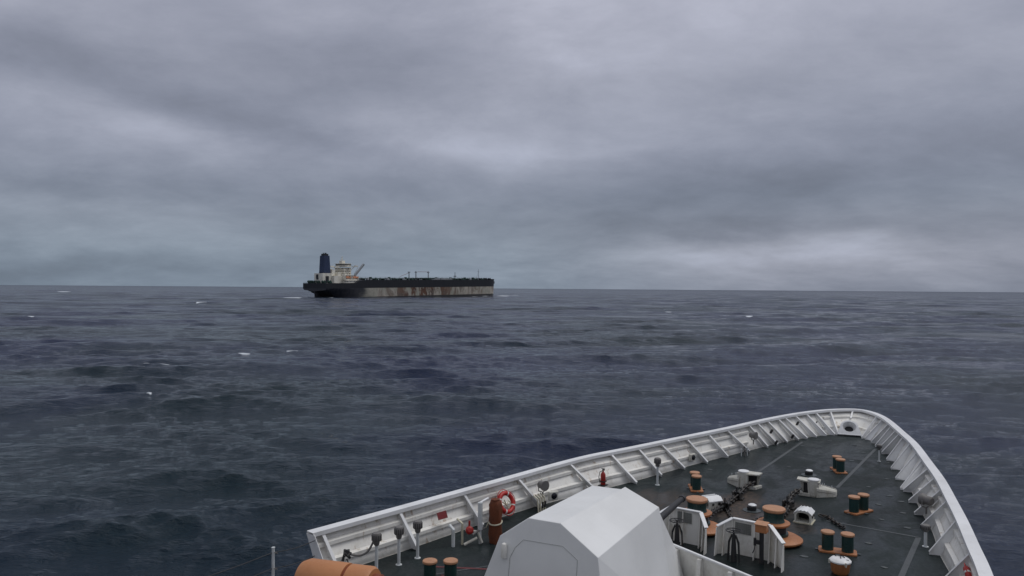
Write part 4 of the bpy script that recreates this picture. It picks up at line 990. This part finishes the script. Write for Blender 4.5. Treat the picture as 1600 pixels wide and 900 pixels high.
for (x, y, hl, w) in CAPS:
    rr0 = math.hypot(x, y)                      # foam breaks on crests: slide to the highest water close by
    near_ = np.where((sx - x) ** 2 + (sy - y) ** 2 < (2.5 + .022 * rr0) ** 2, h, -9)
    kk = int(near_.argmax()); x, y = float(sx.flat[kk]), float(sy.flat[kk])
    w = max(w, .0042 * math.hypot(x, y)); a = .03 * math.sin(x); dd_ = np.array([rdir[0] * math.cos(a) - rdir[1] * math.sin(a), rdir[0] * math.sin(a) + rdir[1] * math.cos(a)])
    foam_streak(np.array([x, y]) - dd_ * hl, np.array([x, y]) + dd_ * hl, w, 1.45)
# tanker: bow wave, foam along the side, wake astern
foam_streak((-662, 915), (-663, 840), 2.4, 1.2); foam_streak((-672, 950), (-664, 900), 5, 2.0); foam_streak((-722, 1010), (-700, 960), 7, 2.0); foam_streak((-745, 1090), (-722, 1020), 6, .9)
foam_streak((-654, 515), (-666, 585), 6, 2.2); foam_streak((-656, 470), (-664, 540), 4, 1.3); foam_streak((-700, 545), (-700, 590), 6, 1.0)
foam_streak((-664, 580), (-664.5, 650), 1.2, .8)
co = np.stack([sx + dx, sy + dy, h], -1).reshape(-1, 3).astype(np.float32)
i_, j_ = np.meshgrid(np.arange(nr - 1), np.arange(na), indexing='ij'); jn = (j_ + 1) % na
quads = np.stack([i_ * na + j_, (i_ + 1) * na + j_, (i_ + 1) * na + jn, i_ * na + jn], -1).reshape(-1, 4)
cen = len(co); co = np.vstack([co, [[0, 0, -1.0]]]).astype(np.float32)
j0 = np.arange(na); tri = np.stack([np.full(na, cen), j0, (j0 + 1) % na], -1)
me = bpy.data.meshes.new('sea')
me.vertices.add(len(co)); me.vertices.foreach_set('co', co.ravel())
nl = quads.size + tri.size
me.loops.add(nl); me.loops.foreach_set('vertex_index', np.concatenate([quads.ravel(), tri.ravel()]).astype(np.int32))
me.polygons.add(len(quads) + len(tri))
ls = np.concatenate([np.arange(len(quads)) * 4, len(quads) * 4 + np.arange(len(tri)) * 3]).astype(np.int32)
me.polygons.foreach_set('loop_start', ls)
me.update(calc_edges=True)
me.polygons.foreach_set('use_smooth', np.ones(len(me.polygons), dtype=bool))
at = me.attributes.new('foam', 'FLOAT', 'POINT'); at.data.foreach_set('value', np.append(foam.ravel(), 0).astype(np.float32))
ro = np.interp(radii, [18, 60, 200, 800, 3000, 16000], [.03, .035, .06, .12, .20, .26])
at = me.attributes.new('chop', 'FLOAT', 'POINT'); at.data.foreach_set('value', np.append(np.repeat(ro, na), .1).astype(np.float32))
sea = bpy.data.objects.new('sea', me); COL.objects.link(sea); sea['kind'] = 'structure'
mt, T, bs = material('grey_blue_sea_water')
pos = T.n('ShaderNodeNewGeometry', out=0)
fo = T.n('ShaderNodeAttribute', attribute_name='foam', out=2); chp = T.n('ShaderNodeAttribute', attribute_name='chop', out=2)
al = T.map(pos, (1, 1, 1), rot=(0, 0, -(math.atan2(Rv.y, Rv.x))))
n_a = T.noise(T.map(al, (.48, 1.0, 1)), 1.7, 6, .62, .3)
n_b = T.noise(T.map(al, (.6, 1.0, 1)), 7.0, 4, .6)
n_c = T.noise(T.map(al, (.35, .9, 1)), .34, 6, .66)
n_e = T.noise(T.map(al, (.36, 1.0, 1)), 3.2, 5, .65)
n_d = T.noise(T.map(al, (.3, 1.0, 1)), .10, 4, .6)
hh = T.m('ADD', T.m('MULTIPLY', n_a, .48), T.m('ADD', T.m('MULTIPLY', n_b, .08), T.m('ADD', T.m('MULTIPLY', n_e, .20), T.m('ADD', T.m('MULTIPLY', n_d, 1.6), T.m('MULTIPLY', n_c, .9)))))
bump = T.n('ShaderNodeBump', {'Height': hh, 'Strength': 1.0, 'Distance': .52})
fn2 = T.noise(pos, 1.1, 8, .7); fn3 = T.noise(pos, .25, 6, .7)
fm = T.rng(T.m('ADD', fo, T.m('MULTIPLY', T.m('SUBTRACT', T.m('MULTIPLY', T.m('ADD', fn2, fn3), .5), .5), 1.6)), .45, .75)
fm = T.m('MULTIPLY', fm, T.rng(fo, .05, .25))
wc = T.mix(T.rng(T.noise(pos, .014, 4, .6), .38, .62), (.0070, .0150, .0460, 1), (.0070, .0190, .0280, 1))
T.put(bs.inputs['Base Color'], T.mix(fm, wc, (.62, .66, .70, 1)))
T.put(bs.inputs['Roughness'], T.mix(fm, chp, (.8, .8, .8, 1)))
T.put(bs.inputs['Specular IOR Level'], T.mix(fm, T.rng(chp, .05, .26, .25, .09, 'LINEAR'), (.3, .3, .3, 1))); T.put(bs.inputs['IOR'], 1.333); T.put(bs.inputs['Normal'], bump)
me.materials.append(mt)
